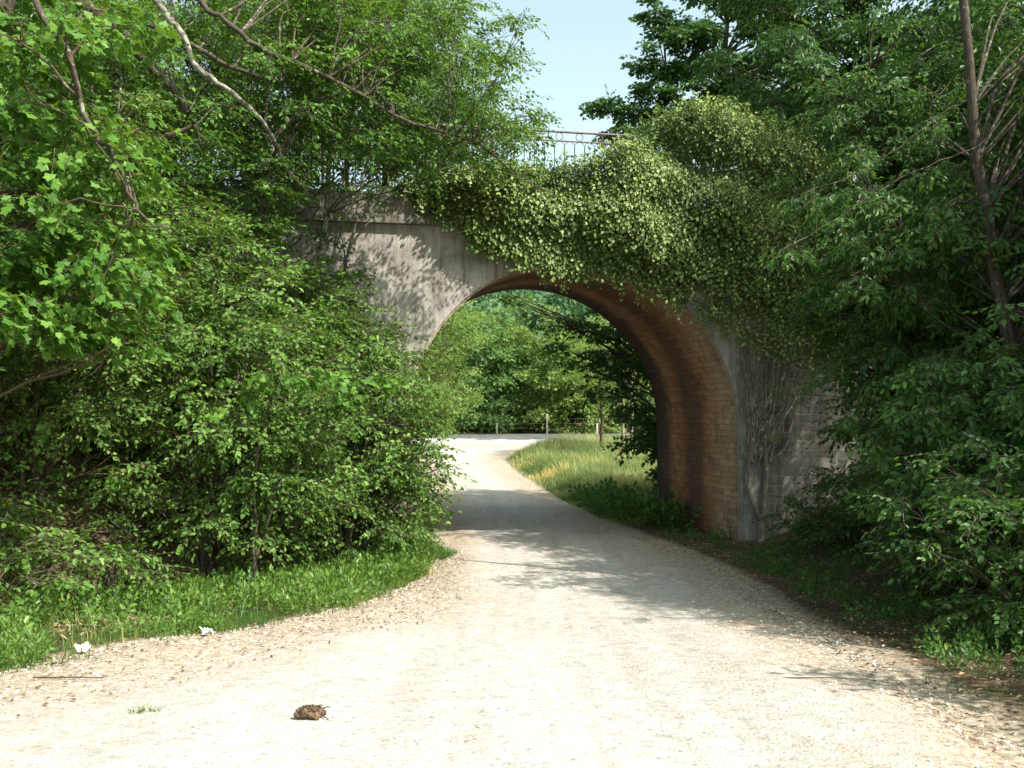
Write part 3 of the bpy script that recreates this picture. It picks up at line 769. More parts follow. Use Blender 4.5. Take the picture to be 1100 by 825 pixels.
# the great lichened tree that reaches over the lane
b = gpt(-9.4, 17.0, -.1)
make_tree('field_maple', 'big tree with lichen grey limbs sweeping down from the upper left over the bridge', 'tree', 'trees of the left bank', b,
    [([b, b + (.2, 0, 3), b + (.9, .1, 6), b + (2.2, .2, 9.5)], (.3, .14))],
    [((-5.2, 18.2, 9.4), (3.6, 1.3, 2.2)), ((-8.4, 17.4, 8.2), (1.8, 1.4, 2.6)), ((-2.4, 18.2, 9.0), (2.4, 1.1, 1.7))], 150, .6, 22, 'hornbeam', M['maple'], M['bark'], 121,
    limbs=[([pt(100, -120, 15.9), pt(167, 0, 15.9), pt(193, 33, 15.9), pt(204, 65, 16), pt(233, 87, 16.1), pt(269, 116, 16.4), pt(291, 145, 16.9), pt(302, 171, 17.5), pt(320, 196, 18.2), pt(349, 228, 19.3)], (.06, .026), M['lichenbark']),
           ([pt(150, -90, 16.0), pt(215, 0, 16), pt(236, 15, 16), pt(276, 47, 16.2), pt(327, 69, 16.5), pt(385, 98, 16.9), pt(430, 125, 17.3), pt(480, 140, 17.7), pt(520, 158, 18.2), pt(560, 190, 18.4), pt(592, 205, 18.5)], (.05, .010), M['bark']),
           ([pt(20, -60, 16), pt(85, 0, 16), pt(120, 22, 16), pt(145, 55, 16.1), pt(171, 80, 16.2), pt(200, 118, 16.3)], (.13, .05), M['bark']),
           ([pt(85, 0, 16), pt(145, 18, 16.2), pt(193, 40, 16.4), pt(250, 70, 16.6), pt(300, 85, 16.8)], (.08, .02), M['bark']),
           ([pt(120, 140, 15.5), pt(142, 149, 15.5), pt(178, 145, 15.4), pt(207, 133, 15.3)], (.05, .035), M['brownbark'])],
    extra=[(pt(470, 120, 18), .55), (pt(520, 130, 18.2), .5), (pt(555, 150, 18.4), .42), (pt(430, 150, 18), .45), (pt(560, 110, 18.6), .4), (pt(490, 90, 18), .5), (pt(400, 90, 17.8), .5), (pt(440, 60, 18), .6), (pt(520, 170, 18.4), .4), (pt(350, 60, 17.6), .5), (pt(540, 178, 19), .35), (pt(500, 160, 19), .45), (pt(465, 168, 18.8), .45), (pt(430, 175, 19), .42), (pt(395, 165, 18.8), .42), (pt(360, 150, 18.6), .45), (pt(330, 130, 18.4), .5), (pt(410, 120, 18.6), .5), (pt(460, 195, 19.2), .32), (pt(300, 170, 18.6), .5), (pt(255, 150, 18.2), .55), (pt(275, 205, 18.6), .5), (pt(390, 210, 19.4), .3), (pt(575, 120, 18.8), .35), (pt(545, 60, 18.6), .35), (pt(180, 185, 17.2), .55), (pt(225, 210, 17.4), .5), (pt(150, 130, 17), .55), (pt(215, 120, 17.4), .5), (pt(260, 105, 17.8), .5), (pt(315, 210, 18.4), .45), (pt(120, 200, 16.6), .55), (pt(350, 195, 19), .4), (pt(270, 240, 18.2), .45), (pt(90, 90, 16.4), .6), (pt(240, 30, 17), .5), (pt(330, 20, 17.5), .5), (pt(340, 250, 19.2), .3), (pt(328, 285, 19.1), .32), (pt(366, 228, 19.5), .26), (pt(306, 235, 19), .36), (pt(372, 300, 19.4), .25), (pt(525, 140, 19.2), .42), (pt(556, 138, 19.4), .36), (pt(500, 125, 19), .45), (pt(480, 150, 19.2), .42), (pt(445, 140, 19), .45), (pt(572, 160, 19.4), .26), (pt(190, 60, 15.6), .42), (pt(240, 110, 15.8), .36), (pt(290, 60, 16.2), .42), (pt(330, 115, 16.6), .38), (pt(380, 60, 17), .45), (pt(150, 20, 15.4), .45), (pt(285, 200, 17), .36), (pt(430, 30, 17.4), .5), (pt(470, 20, 17.8), .45), (pt(415, 105, 17.4), .4), (pt(225, 160, 16.2), .38), (pt(170, 100, 15.8), .4)],
    droop=.2, r0=.02)
# thin pale trunks in front of the wall's left end
GT = 'thin pale trunks before the bridge wall'
for i, (P, rr, lab) in enumerate([
    ([(362, 20), (358, 116), (349, 218), (344, 269), (338, 330)], (.075, .04), 'slender pale lichened trunk where the sweeping grey limb meets it'),
    ([(330, 20), (324, 120), (316, 204), (307, 273), (300, 330)], (.07, .035), 'slender grey trunk left of the one the lichened limb meets'),
    ([(408, 60), (400, 130), (388, 200), (376, 262), (366, 330)], (.04, .02), 'thin crooked grey trunk close to the ledge of the bridge wall'),
    ([(272, 60), (268, 140), (262, 210), (258, 280)], (.05, .025), 'thin trunk standing leftmost before the dark slope by the bridge')]):
    dd = [19.4, 19.6, 20.2, 19.9][i]
    Q = [pt(a, c, dd) for a, c in P][::-1]
    bb = gpt(Q[0][0], Q[0][1], -.1); Q = [bb] + Q
    top = Q[-1]
    make_tree('slender_tree', lab, 'tree', GT, bb, [(Q, rr)], [((top[0] + .2, top[1] + .2, top[2] + .2), (1.5, 1.0, 2.0))], 34, .55, 24, 'small', M['birch'], M['lichenbark'], 130 + i, limbs=[([Q[2], Q[2] + np.array([.4, -.1, .5]), Q[2] + np.array([.8, -.2, 1.2])], (.025, .01))], upj=.5)
# tall airy trees standing on the embankment behind
GE = 'tall airy trees on the embankment'
for i, (x, y, H, ex, lab) in enumerate([
    (-4.9, 30.2, 13, [((-3.5, 29, 13.0), (2.7, 2.0, 4.6)), ((-1.4, 28.4, 10.4), (1.7, 1.5, 1.7))], 'airy light green tree at the left edge of the sky gap, above the railing'),
    (-8.6, 28.5, 9, [((-7.0, 27.5, 12.2), (3.0, 2.0, 5.0))], 'airy tree on the embankment directly behind the thin pale trunks'),
    (-12.6, 28.0, 8, [((-12, 27.5, 12.0), (3.2, 2.2, 5.2))], 'airy tree furthest left behind the dark overhanging limbs')]):
    b = gpt(x, y, -.1)
    make_tree('embankment_tree', lab, 'tree', GE, b, [([b, b + (.1, 0, H * .35), b + (-.15, .1, H * .75), b + (.2, 0, H * 1.05)], (.15, .05)), ([b + (.5, .2, 0), b + (.8, .2, H * .4), b + (1.1, .1, H * .9)], (.10, .04))],
        ex, 120, .75, 26, 'small', M['birch'], M['bark'], 140 + i, scale=(1.1, 1.6), upj=.5, droop=.2)

# ------------------------------------------------------------------ right bank
GR = 'leafy shrubs of the right bank'
b = gpt(7.25, 14.2, -.1)
def P2(l, d): return [pt(a, c, d) for a, c in l]
make_tree('ash_tree', 'ash with a slim bare grey trunk rising beside the right edge', 'tree', 'ash trees of the right bank', b,
    [([b] + P2([(1092, 520), (1088, 400), (1075, 300), (1058, 200), (1047, 100), (1040, 0), (1034, -120)], 14.0), (.10, .055))],
    [((8.9, 15.9, 7.4), (1.9, 1.5, 1.9)), ((5.9, 14.8, 5.6), (1.2, 1.1, 1.2)), ((8.7, 13.8, 4.8), (1.1, .9, 1.2))], 95, .6, 28, 'ash', M['ash'], M['bark'], 150,
    limbs=[(P2([(1055, 155), (1004, 175), (945, 204), (902, 233), (838, 269)], 13.7), (.012, .004), M['bark']),
           (P2([(1056, 212), (1025, 218), (989, 244), (916, 296)], 13.7), (.011, .004), M['bark']),
           (P2([(1046, 105), (1015, 120), (964, 160), (920, 185), (865, 207)], 13.8), (.010, .004), M['bark'])], droop=.4, r0=.018, extra=[(pt(945, 215, 13.6), .3), (pt(905, 245, 13.6), .32), (pt(845, 275, 13.8), .35), (pt(990, 190, 13.6), .28), (pt(960, 270, 13.5), .34), (pt(925, 305, 13.5), .36), (pt(870, 215, 14), .36), (pt(1005, 130, 13.6), .3)])
b = gpt(9.2, 11.5, -.1)
make_tree('ash_tree', 'tall dark ash overhanging the upper right corner of the lane', 'tree', 'ash trees of the right bank', b,
    [([b, b + (0, 0, 3), b + (-.2, .1, 6), b + (-.6, .2, 9)], (.17, .07))],
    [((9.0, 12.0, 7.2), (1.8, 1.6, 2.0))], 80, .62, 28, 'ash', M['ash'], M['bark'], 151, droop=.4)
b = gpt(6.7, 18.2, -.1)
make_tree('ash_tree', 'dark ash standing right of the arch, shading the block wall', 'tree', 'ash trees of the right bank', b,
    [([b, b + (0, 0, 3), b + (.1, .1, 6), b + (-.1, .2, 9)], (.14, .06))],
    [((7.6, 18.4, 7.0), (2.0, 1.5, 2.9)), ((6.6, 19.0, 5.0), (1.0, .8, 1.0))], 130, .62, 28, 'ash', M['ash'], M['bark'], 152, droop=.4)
shrub('elder_shrub', 'leafy shrub with pale twigs spreading before the block wall right of the arch', GR, 7.3, 16.6, 4.8, 1.5, 70, .55, 42, 'ash', M['ash'], M['bark'], 160, 6, low=.2, droop=.35)
shrub('elder_shrub', 'bushy shrub at the right edge, its lit sprays reaching towards the lane', GR, 6.3, 12.7, 3.6, 1.5, 70, .52, 44, 'ash', M['ash'], M['bark'], 161, 6, low=.1, droop=.35)
shrub('dogwood_shrub', 'low rounded shrub nearest the camera on the right roadside', GR, 5.5, 10.3, 2.2, 1.15, 40, .45, 32, 'hornbeam', M['ash'], M['bark'], 162, 5, low=.03)
shrub('dogwood_shrub', 'low dark shrub before the block wall, larger than the tiny one at its foot', GR, 6.8, 19.4, 1.7, 1.1, 30, .42, 30, 'hornbeam', M['ash'], M['bark'], 163, 5, low=.02)
shrub('dogwood_shrub', 'tiny dark shrub tight against the foot of the block wall by the pale pilaster', GR, 6.35, 20.9, 1.0, .75, 16, .34, 30, 'hornbeam', M['ash'], M['bark'], 167, 4, low=.0)
shrub('dogwood_shrub', 'dark shrub between the wall foot shrub and the roadside one', GR, 6.6, 14.6, 2.6, 1.25, 46, .48, 30, 'hornbeam', M['ash'], M['bark'], 164, 5, low=.02)
shrub('dogwood_shrub', 'shaded tall shrub filling the right edge behind the low rounded one', GR, 7.6, 11.6, 4.6, 1.5, 66, .55, 28, 'hornbeam', M['ash'], M['bark'], 165, 5, low=.05)
shrub('dogwood_shrub', 'deep shaded shrub on the slope behind the slim ash trunk', GR, 8.2, 17.2, 6.5, 2.4, 90, .7, 26, 'hornbeam', M['ash'], M['bark'], 166, 6, low=.05)
for i, (x, y, H, ex, lab) in enumerate([
    (9.6, 25.6, 12, [((8.2, 25.2, 11.6), (2.7, 2.2, 4.4)), ((10.6, 25, 9.6), (2.2, 1.8, 3))], 'leafy ash on the embankment behind the ivy covered right end of the bridge'),
    (14.0, 24.6, 13, [((13.2, 24.2, 12.0), (3.2, 2.4, 5.2))], 'leafy ash on the embankment behind the slim bare trunk')]):
    b = gpt(x, y, -.1)
    make_tree('embankment_tree', lab, 'tree', 'ash trees on the right embankment', b, [([b, b + (.1, 0, H * .35), b + (-.3, .1, H * .7), b + (-.6, 0, H)], (.17, .06))],
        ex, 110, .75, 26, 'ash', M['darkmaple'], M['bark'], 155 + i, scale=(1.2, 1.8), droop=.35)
# tall trees on the right side, partly outside the frame, that shade this bank
GS = 'tall trees shading the right bank'
for i, (x, y, H, c, r) in enumerate([(11.5, 9.0, 11, (10.8, 9.3, 8.0), (2.4, 2.0, 3.6)), (12.4, 13.5, 12, (12.0, 13.6, 8.4), (2.6, 2.4, 3.9)), (11.2, 18.6, 13, (10.6, 18.4, 10), (2.8, 2.2, 4.4)), (6.7, 6.2, 3.6, (6.5, 6.2, 3.2), (1.2, 1.1, 1.5))]):
    b = gpt(x, y, -.1)
    make_tree('oak_tree', ['broad oak just outside the right edge of view', 'tall oak deep in the wood on the right', 'oak on the right embankment end above the wall', 'young oak beside the camera on the right'][i], 'tree', GS, b,
        [([b, b + (0, 0, H * .35), b + (-.2, .1, H * .7), b + (-.4, .1, H * .95)], (.05 + .012 * H, .05))], [(c, r)], (64 if i == 2 else 54) if H > 5 else 20, .85 if H > 5 else .5, 26, 'mid', M['ash'], M['bark'], 170 + i, scale=(.9, 1.4))
# tall maple beyond the bridge, right of the sky gap
b = gpt(11.0, 50, -.1)
make_tree('tall_maple', 'tall maple behind the bridge on the right of the sky gap', 'tree', 'maples beyond the bridge', b,
    [([b, b + (0, 0, 8), b + (-.3, .2, 16), b + (-.2, 0, 23)], (.35, .1)), ([b + (0, 0, 7), b + (-1.8, 0, 13), b + (-3.2, .2, 19)], (.2, .06))],
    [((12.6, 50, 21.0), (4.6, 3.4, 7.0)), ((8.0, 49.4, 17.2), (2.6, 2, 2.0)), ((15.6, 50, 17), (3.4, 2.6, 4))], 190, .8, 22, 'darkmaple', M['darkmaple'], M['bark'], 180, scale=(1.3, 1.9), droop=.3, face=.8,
    extra=[(pt(a, c, 49.5), r) for a, c, r in ((655, 108, .8), (680, 118, 1.0), (705, 95, 1.1), (640, 112, .6), (694, 64, .9), (722, 30, 1.1), (708, 12, .9), (735, 72, 1.2), (720, 120, 1.1), (745, 40, 1.2))])

# ------------------------------------------------------------------ beyond the arch
b = gpt(5.3, 29.4, -.1)
make_tree('shade_maple', 'dark maple seen through the right half of the arch', 'tree', 'maples beyond the bridge', b,
    [([b, b + (0, 0, 2.2), b + (-.3, -.1, 4), b + (-.6, -.2, 5.6)], (.15, .05))],
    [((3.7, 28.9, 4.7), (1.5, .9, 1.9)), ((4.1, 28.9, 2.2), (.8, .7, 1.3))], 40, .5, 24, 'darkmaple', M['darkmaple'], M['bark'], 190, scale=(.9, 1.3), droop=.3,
    extra=[(pt(575, 338, 28.4), .34), (pt(560, 326, 28.4), .26), (pt(545, 318, 28.4), .22), (pt(598, 372, 28.6), .34), (pt(590, 350, 28.6), .32), (pt(620, 345, 28.6), .42), (pt(615, 390, 28.8), .3), (pt(640, 380, 28.8), .42), (pt(645, 330, 28.6), .4)])
b = gpt(-3.9, 38, -.1)
make_tree('lime_tree', 'light green small tree seen through the left half of the arch', 'tree', 'trees beyond the arch', b,
    [([b, b + (0, 0, 2), b + (.2, 0, 4), b + (.1, 0, 6)], (.13, .05))],
    [((-3.3, 37.8, 4.2), (1.9, 1.5, 2.2)), ((-2.4, 36.8, 6.2), (1.2, 1.0, 1.0))], 60, .6, 26, 'mid', M['far'], M['palebark'], 191, extra=[(pt(478, 440, 35), .45), (pt(466, 415, 35), .5), (pt(470, 458, 34), .4), (pt(500, 420, 37), .5)], upj=.6, face=.9)
GH = 'hedge trees along the far lane'
for i, (x, y, H, r, lab, tm) in enumerate([
    (-6.5, 66, 6.5, 2.6, 'bushy green tree leftmost behind the far lane fence', 'far'),
    (-2.6, 67, 7.5, 2.6, 'dark rounded tree behind the far lane, left of the taller fence post', 'fardark'),
    (.6, 69, 8.8, 2.6, 'tall pale tree in the middle of the far hedge', 'far'),
    (4.0, 66, 7.2, 2.8, 'wide mid green tree behind the taller fence post', 'far'),
    (8.2, 67, 7.6, 3.0, 'tree at the right end of the far hedge, beyond pale trunks', 'far'),
    (13, 68, 8.5, 3.2, 'far hedge tree mostly hidden by the brick vault', 'far')]):
    b = gpt(x, y, -.1)
    make_tree('hedge_tree', lab, 'tree', GH, b, [([b, b + (0, 0, H * .3), b + (.1, 0, H * .6), b + (0, 0, H * .9)], (.16, .05))],
        [((x, y, b[2] + H * .55), (r, r * .8, H * .5)), ((x + .5, y - 1.4, b[2] + 1.3), (r * 1.0, 1.0, 1.2))], 56, .85, 22, 'far', M[tm], M['bark'], 200 + i, scale=(.8, 1.3), upj=.7, face=1.0)
# slender trees in the tall grass
for i, (px, d, H, lab, m_, top) in enumerate([
    (645, 46, 4.6, 'slim dark young tree standing at the back of the tall grass', 'brownbark', 1),
    (668, 44, 6.0, 'pale slim trunk left of its twin beyond the tall grass', 'palebark', 1),
    (678, 43, 6.2, 'pale slim trunk close to the brick vault edge', 'palebark', 1)]):
    x = (px - 550) / 1080 * d; b = gpt(x, d, -.1)
    make_tree('young_tree', lab, 'tree', 'slim young trees by the tall grass', b, [([b, b + (.05, 0, H * .4), b + (-.1, 0, H)], (.085, .05))],
        [((x - .2, d, b[2] + H * .85), (1.4, 1.2, 1.4))], 16, .6, 22, 'mid', M['far'], M[m_], 215 + i)
# fence
fr = empty('wire_fence', gpt(-.9, 62.6)); tag(fr, 'wire fence with pale concrete posts along the far side of the lane', 'fence')
fb = np.array(fr.location)
pp = None
fx = [-10.2, -7.1, -4.0, -.93, 2.19, 5.3, 8.4, 11.5]
for i, x in enumerate(fx):
    y = 62.6; h = 1.2 if i == 4 else .62
    mb = MB(); p = gpt(x, y) - fb
    mb.box(-.05, .05, -.05, .05, -.2, h); mb.faces([(-.05, -.05, h), (.05, -.05, h), (.05, .05, h), (-.05, .05, h), (0, 0, h + .06)], [(0, 1, 4), (1, 2, 4), (2, 3, 4), (3, 0, 4)])
    o = mb.build('post', M['concrete'], fr); o.location = p
for h in (.35, .65, .95):
    mb = MB(); mb.tube([gpt(x, 62.53, h) - fb for x in fx], .003, 4); mb.build('wire', M['wire'], fr)

# ------------------------------------------------------------------ grass, herbs, litter, stones
def blades(rng, x, y, h, wd, mat, name, label, seedhead=0):
    N = len(x); z = gz(x, y)
    a = rng.uniform(0, 2 * PI, N); ln = rng.uniform(.15, .7, N) * h
    dx, dy = np.cos(a), np.sin(a); sx, sy = -dy, dx
    V = np.zeros((N, 5, 3))
    for k, (t, b_) in enumerate(((0, 0), (.55, .3), (1, 1))):
        px, py, pz = x + dx * ln * b_, y + dy * ln * b_, z - .02 + h * t * (1 - .25 * b_)
        if k < 2:
            ww = wd * (1 - .35 * t)
            V[:, 2 * k] = np.stack([px - sx * ww, py - sy * ww, pz], -1); V[:, 2 * k + 1] = np.stack([px + sx * ww, py + sy * ww, pz], -1)
        else: V[:, 4] = np.stack([px, py, pz], -1)
    mb = MB()
    L = (np.array([0, 1, 3, 2, 2, 3, 4])[None] + np.arange(N)[:, None] * 5).ravel()
    pv = np.clip(.5 + .6 * wob(x, y, 1.5, 60) + rng.normal(0, .2, N), 0, 1)
    mb.add(V.reshape(-1, 3), L, np.tile([4, 3], N), 0, np.repeat(pv, 5))
    o = mb.build(name, mat); tag(o, label, 'grass', kind='stuff'); return o
rng = np.random.RandomState(77)
def scatter(n, y0, y1, fn):
    y = rng.uniform(y0, y1, n); x = fn(y, rng.uniform(0, 1, n)); return x, y
# left verge: strip between lane edge and shrubs
x, y = scatter(30000, 6.5, 21, lambda y, t: left_x(y) - .05 + .30 * wob(y, y * 0, 3.1, 9) + .25 * rng.normal(0, 1, len(y)) * rng.uniform(0, 1, len(y)) ** 2 - (t ** 1.3) * (.8 + 3.0 * ss(20, 9, y)))
k = (wob(x, y, 2.6, 12) + .5 * wob(x, y, 7, 13) > rng.uniform(-.9, 1.0, len(x))); x, y = x[k], y[k]
blades(rng, x, y, rng.uniform(.04, .30, len(x)) * (.75 + .45 * wob(x, y, 1.7, 71)), rng.uniform(.003, .006, len(x)), M['grass'], 'verge_grass', 'fresh green grass growing along the left verge')
x, y = scatter(1500, 6.5, 21, lambda y, t: left_x(y) - .1 - t * (.8 + 2.6 * ss(20, 9, y)))
blades(rng, x, y, rng.uniform(.12, .45, len(x)), rng.uniform(.002, .004, len(x)), M['drygrass'], 'verge_stalks', 'dry seeding stalks standing in the left verge')
# right verge, sparse
x, y = scatter(5000, 6.5, 24, lambda y, t: right_x(y) + .15 + 1.3 * t)
k = wob(x, y, 2.2, 19) > .62
blades(rng, x[k], y[k], rng.uniform(.04, .15, k.sum()), rng.uniform(.003, .006, k.sum()), M['grass'], 'roadside_grass', 'sparse grass along the shaded right verge')
# tall hay grass beyond the arch
x, y = scatter(30000, 32, 50.5, lambda y, t: right_x(y) + .1 + t * 8 * np.clip((y - 28) / 12, .4, 1))
fr_ = rng.uniform(.7, 1.25, len(x)) * np.clip((x - right_x(y)) / 1.3, .25, 1)
blades(rng, x, y, .95 * fr_, rng.uniform(.006, .011, len(x)), M['drygrass'], 'tall_grass', 'tall straw coloured seeding grass beside the lane behind the bridge')
x, y = scatter(12000, 23.5, 34.5, lambda y, t: right_x(y) + .1 + t * 3.2)
u_, v_ = to_bridge(x, y); k = (v_ > 4.3) | ((u_ < 3.5) & (v_ > 3.2))
blades(rng, x[k], y[k], rng.uniform(.2, .6, k.sum()) * np.clip((x[k] - right_x(y[k])) / .8, .35, 1), rng.uniform(.006, .012, k.sum()), M['grass'], 'shaded_grass', 'dark green grass in the bridge shadow at the right lane edge')
def herbs(n, y0, y1, fn, name, label, s0=(.6, 1.3), keepf=None, mat='herb'):
    x, y = scatter(n, y0, y1, fn)
    if keepf is not None:
        k = keepf(x, y); x, y = x[k], y[k]
    N = len(x); mb = MB(); z = gz(x, y)
    f = np.stack([rng.normal(0, .5, N), rng.normal(0, .5, N), np.full(N, .8)], -1)
    up = np.stack([rng.normal(0, .5, N), rng.normal(-.3, .5, N), np.full(N, .6)], -1)
    wq = rng.randint(0, 5, N); s = rng.uniform(*s0, N)
    for t in range(5):
        q = wq == t; instance(mb, TPL['herb'][t], np.stack([x, y, z - .02], -1)[q], f[q], up[q], s[q], rng)
    tag(mb.build(name, [M[mat], M['grass']]), label, 'ground cover', kind='stuff')
herbs(9000, 7, 20.5, lambda y, t: left_x(y) - .05 - t * (1.2 + 4.0 * ss(20, 9, y)), 'verge_herbs', 'leafy weeds mixed into the grass of the left verge', (.5, 1.7), lambda x, y: wob(x, y, 2.0, 45) + .5 * wob(x, y, 6, 46) > -.25)
herbs(1700, 7.5, 23, lambda y, t: right_x(y) + .55 + 2.0 * t, 'shade_herbs', 'leafy weeds and ivy creeping under the right bank shrubs', (.6, 1.4), lambda x, y: wob(x, y, 1.8, 44) > .1, 'ash')
herbs(420, 24.5, 30.5, lambda y, t: np.minimum(right_x(y) + .35 + 2.2 * t, 4.1), 'pier_weeds', 'dark leafy weeds along the lane edge in the bridge shadow', (1.6, 3.6), lambda x, y: to_bridge(x, y)[0] < 3.35, 'ash')
herbs(240, 8, 20, lambda y, t: left_x(y) - .5 - t * (1.0 + 3.5 * ss(20, 9, y)), 'tall_weeds', 'taller leafy weeds standing at the back of the left verge', (1.1, 2.0), None, 'hornbeam')
def litter(n, y0, y1, fn, name, label, size=(.02, .055)):
    x, y = scatter(n, y0, y1, fn); z = gz(x, y) + .035
    N = len(x); a = rng.uniform(0, 2 * PI, N); s = rng.uniform(*size, N); wv = s * rng.uniform(.25, .6, N)
    A = np.stack([np.cos(a), np.sin(a), rng.normal(0, .25, N)], -1); B = np.stack([-np.sin(a), np.cos(a), rng.normal(0, .3, N)], -1)
    c = np.stack([x, y, z], -1)
    V = np.stack([c - A * s[:, None], c + B * wv[:, None] + [0, 0, .008], c + A * s[:, None], c - B * wv[:, None] + [0, 0, .008]], 1)
    mb = MB(); mb.add(V.reshape(-1, 3), (np.array([0, 1, 2, 0, 2, 3])[None] + np.arange(N)[:, None] * 4).ravel(), np.full(2 * N, 3), 0, np.repeat(rng.uniform(0, 1, N), 4))
    tag(mb.build(name, M['litter']), label, 'leaf litter', kind='stuff')
litter(3000, 5, 20, lambda y, t: left_x(y) - .25 + (2.4 - 1.5 * ss(10, 18, y)) * t ** 1.7, 'leaf_litter', 'dry leaves and chaff strewn along the left edge of the lane', (.008, .03))
litter(6000, 5, 23, lambda y, t: right_x(y) - .3 + 2.6 * t, 'leaf_litter', 'dry leaves strewn along the shaded right edge of the lane', (.010, .032))
litter(9000, 9, 19, lambda y, t: left_x(y) - 1.0 - 6.5 * t, 'leaf_litter', 'brown dead leaves covering the slope under the left shrubs', (.03, .07))
# loose stones
ico = [(0,0,1),(.894,0,.447),(.276,.851,.447),(-.724,.526,.447),(-.724,-.526,.447),(.276,-.851,.447),(.724,.526,-.447),(-.276,.851,-.447),(-.894,0,-.447),(-.276,-.851,-.447),(.724,-.526,-.447),(0,0,-1)]
icf = [(0,1,2),(0,2,3),(0,3,4),(0,4,5),(0,5,1),(1,6,2),(2,7,3),(3,8,4),(4,9,5),(5,10,1),(6,7,2),(7,8,3),(8,9,4),(9,10,5),(10,6,1),(11,7,6),(11,8,7),(11,9,8),(11,10,9),(11,6,10)]
n = 9000
y = 4.5 + 15 * rng.uniform(0, 1, n) ** 1.6; t = rng.uniform(0, 1, n); t = np.where(rng.uniform(0, 1, n) < .6, np.where(rng.uniform(0, 1, n) < .65, t ** 2.2 * .5, 1 - t ** 2.2 * .16), t)
x = left_x(y) + (right_x(y) - left_x(y)) * t
s_ = .004 + .013 * rng.uniform(0, 1, n) ** 3
V = np.array(ico)[None] * s_[:, None, None] * rng.uniform(.6, 1.3, (n, 12, 1)) * np.array([1, 1, .6]) + np.stack([x, y, gz(x, y) + .024 + s_ * .15], -1)[:, None]
mb = MB(); mb.add(V.reshape(-1, 3), (np.array(icf).ravel()[None] + np.arange(n)[:, None] * 12).ravel(), np.full(20 * n, 3), 0, .5)
tag(mb.build('gravel_stones', M['stone']), 'loose limestone chips scattered on the gravel lane', 'gravel', kind='stuff')

# ------------------------------------------------------------------ small things on the lane
def clod():
    r = np.random.RandomState(4)
    b = gpt(-1.38, 6.95, .02); root = empty('leaf_clod', b)
    tag(root, 'mottled brown clod of mud and dead leaves lying alone on the white gravel', 'clod')
    nu, nv = 20, 12; V = []
    for j in range(nv + 1):
        ph = j / nv * PI
        for i in range(nu):
            th = i / nu * 2 * PI
            k = 1 + .13 * math.sin(3 * th + 2 * ph) + .10 * math.sin(5 * th - 3 * ph + 1) + r.normal(0, .045)
            c_ = math.cos(th); s2 = math.sin(th)
            V.append((.100 * k * math.sin(ph) * np.sign(c_) * abs(c_) ** .75, .062 * k * math.sin(ph) * np.sign(s2) * abs(s2) ** .8, .036 + .047 * math.cos(ph) * k * (1 if ph < 1.6 else .75)))
    mb = MB(); mb.faces(V, [(j * nu + i, (j + 1) * nu + i, (j + 1) * nu + (i + 1) % nu, j * nu + (i + 1) % nu) for j in range(nv) for i in range(nu)])
    mb.build('body', M['clod'], root)
    mb = MB()                                   # leaf scraps stuck all over it
    for k in range(95):
        th = r.uniform(0, 2 * PI); ph = r.uniform(.1, 1.5)
        n_ = np.array([math.sin(ph) * math.cos(th), math.sin(ph) * math.sin(th), math.cos(ph)])
        p = n_ * np.array([.098, .062, .046]) * 1.04 + np.array([0, 0, .037])
        a = norm(np.cross(n_, r.normal(0, 1, 3))); q = np.cross(n_, a); s3 = r.uniform(.009, .024)
        mb.faces([p - a * s3, p + q * s3 * .5 + n_ * .006, p + a * s3 + n_ * .009, p - q * s3 * .5], [(0, 1, 2), (0, 2, 3)], 0, r.uniform(0, 1))
    mb.build('leaf_scraps', M['clodleaf'], root)
    for P in ([(.07, -.01, .06), (.105, -.012, .082), (.135, -.015, .086)], [(.08, -.02, .03), (.105, -.03, .02), (.13, -.04, .006)], [(.03, 0, .07), (.06, .01, .09), (.085, .01, .088)]):
        mb = MB(); mb.tube(curve(P, 6), np.linspace(.0065, .003, 6), 6); mb.build('stub', M['brownbark'], root, True)
clod()
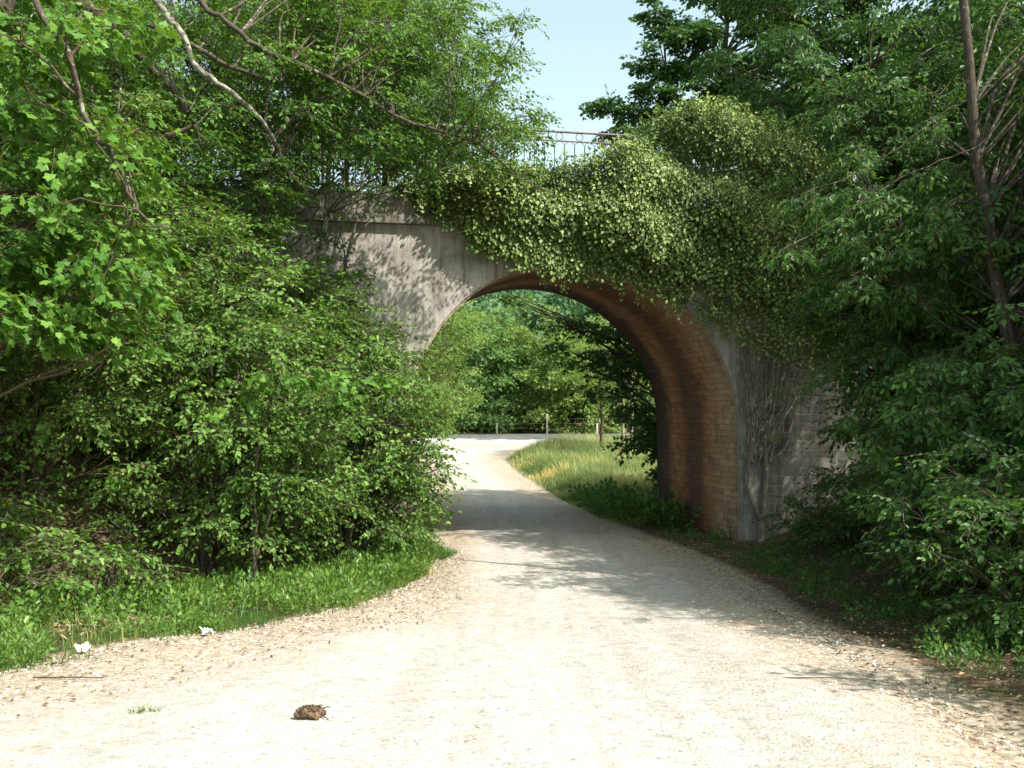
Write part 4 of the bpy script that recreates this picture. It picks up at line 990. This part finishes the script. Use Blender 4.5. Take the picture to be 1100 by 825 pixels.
def paper(x, y, seed, label):
    r = np.random.RandomState(seed); b = gpt(x, y, .03); mb = MB(); nn = 7
    V = [((i / 6 - .5) * .13 + r.normal(0, .008), (j / 6 - .5) * .10 + r.normal(0, .008), abs(r.normal(.02, .022)) + .02 * math.sin(i * 1.3)) for j in range(nn) for i in range(nn)]
    mb.faces(V, [(j * nn + i, j * nn + i + 1, (j + 1) * nn + i + 1, (j + 1) * nn + i) for j in range(6) for i in range(6)])
    o = mb.build('paper_scrap', M['paper']); o.location = b; o.rotation_euler = (0, 0, r.uniform(0, 3)); tag(o, label, 'litter')
paper(-4.27, 10.08, 1, 'crumpled white paper scrap nearest the left edge on the grass margin')
paper(-3.4, 11.3, 2, 'crumpled white paper scrap further along the grass edge towards the bridge')
def tuft(x, y, n, h, label, seed, name='grass_tuft'):
    r = np.random.RandomState(seed); b = gpt(x, y, .02); mb = MB()
    for k in range(n):
        a = r.uniform(0, 2 * PI); p = np.array([r.normal(0, .05), r.normal(0, .03), 0]); d_ = np.array([math.cos(a), math.sin(a), 0]); s_ = np.array([-d_[1], d_[0], 0]) * .0035; hh = h * r.uniform(.5, 1)
        mb.faces([p - s_, p + s_, p + d_ * hh * .4 + s_ + [0, 0, hh * .6], p + d_ * hh * .4 - s_ + [0, 0, hh * .6], p + d_ * hh + [0, 0, hh * .7]], [(0, 1, 2, 3), (3, 2, 4)], 0, r.uniform(0, 1))
    o = mb.build(name, M['grass']); o.location = b; tag(o, label, 'grass')
tuft(-2.62, 7.2, 46, .055, 'single small grass tuft on the bare gravel near the left', 5)
mb = MB(); st_ = gpt(-3.75, 8.55, .035)
mb.tube(curve([(-.3, .02, 0), (-.1, -.01, .006), (.1, .012, .004), (.3, 0, .002)], 10), np.linspace(.009, .004, 10), 6)
o = mb.build('stick', M['brownbark'], None, True); o.location = st_; tag(o, 'thin dry stick lying on the gravel margin at the left', 'stick')
mb = MB(); st_ = gpt(2.6, 8.4, .03)
mb.tube(curve([(-.35, .04, .0), (-.1, -.01, .012), (.15, .02, .004), (.4, -.06, .002)], 10), np.linspace(.006, .003, 10), 6)
o = mb.build('stick', M['brownbark'], None, True); o.location = st_; tag(o, 'thin bent twig lying on the gravel at the right front', 'stick')
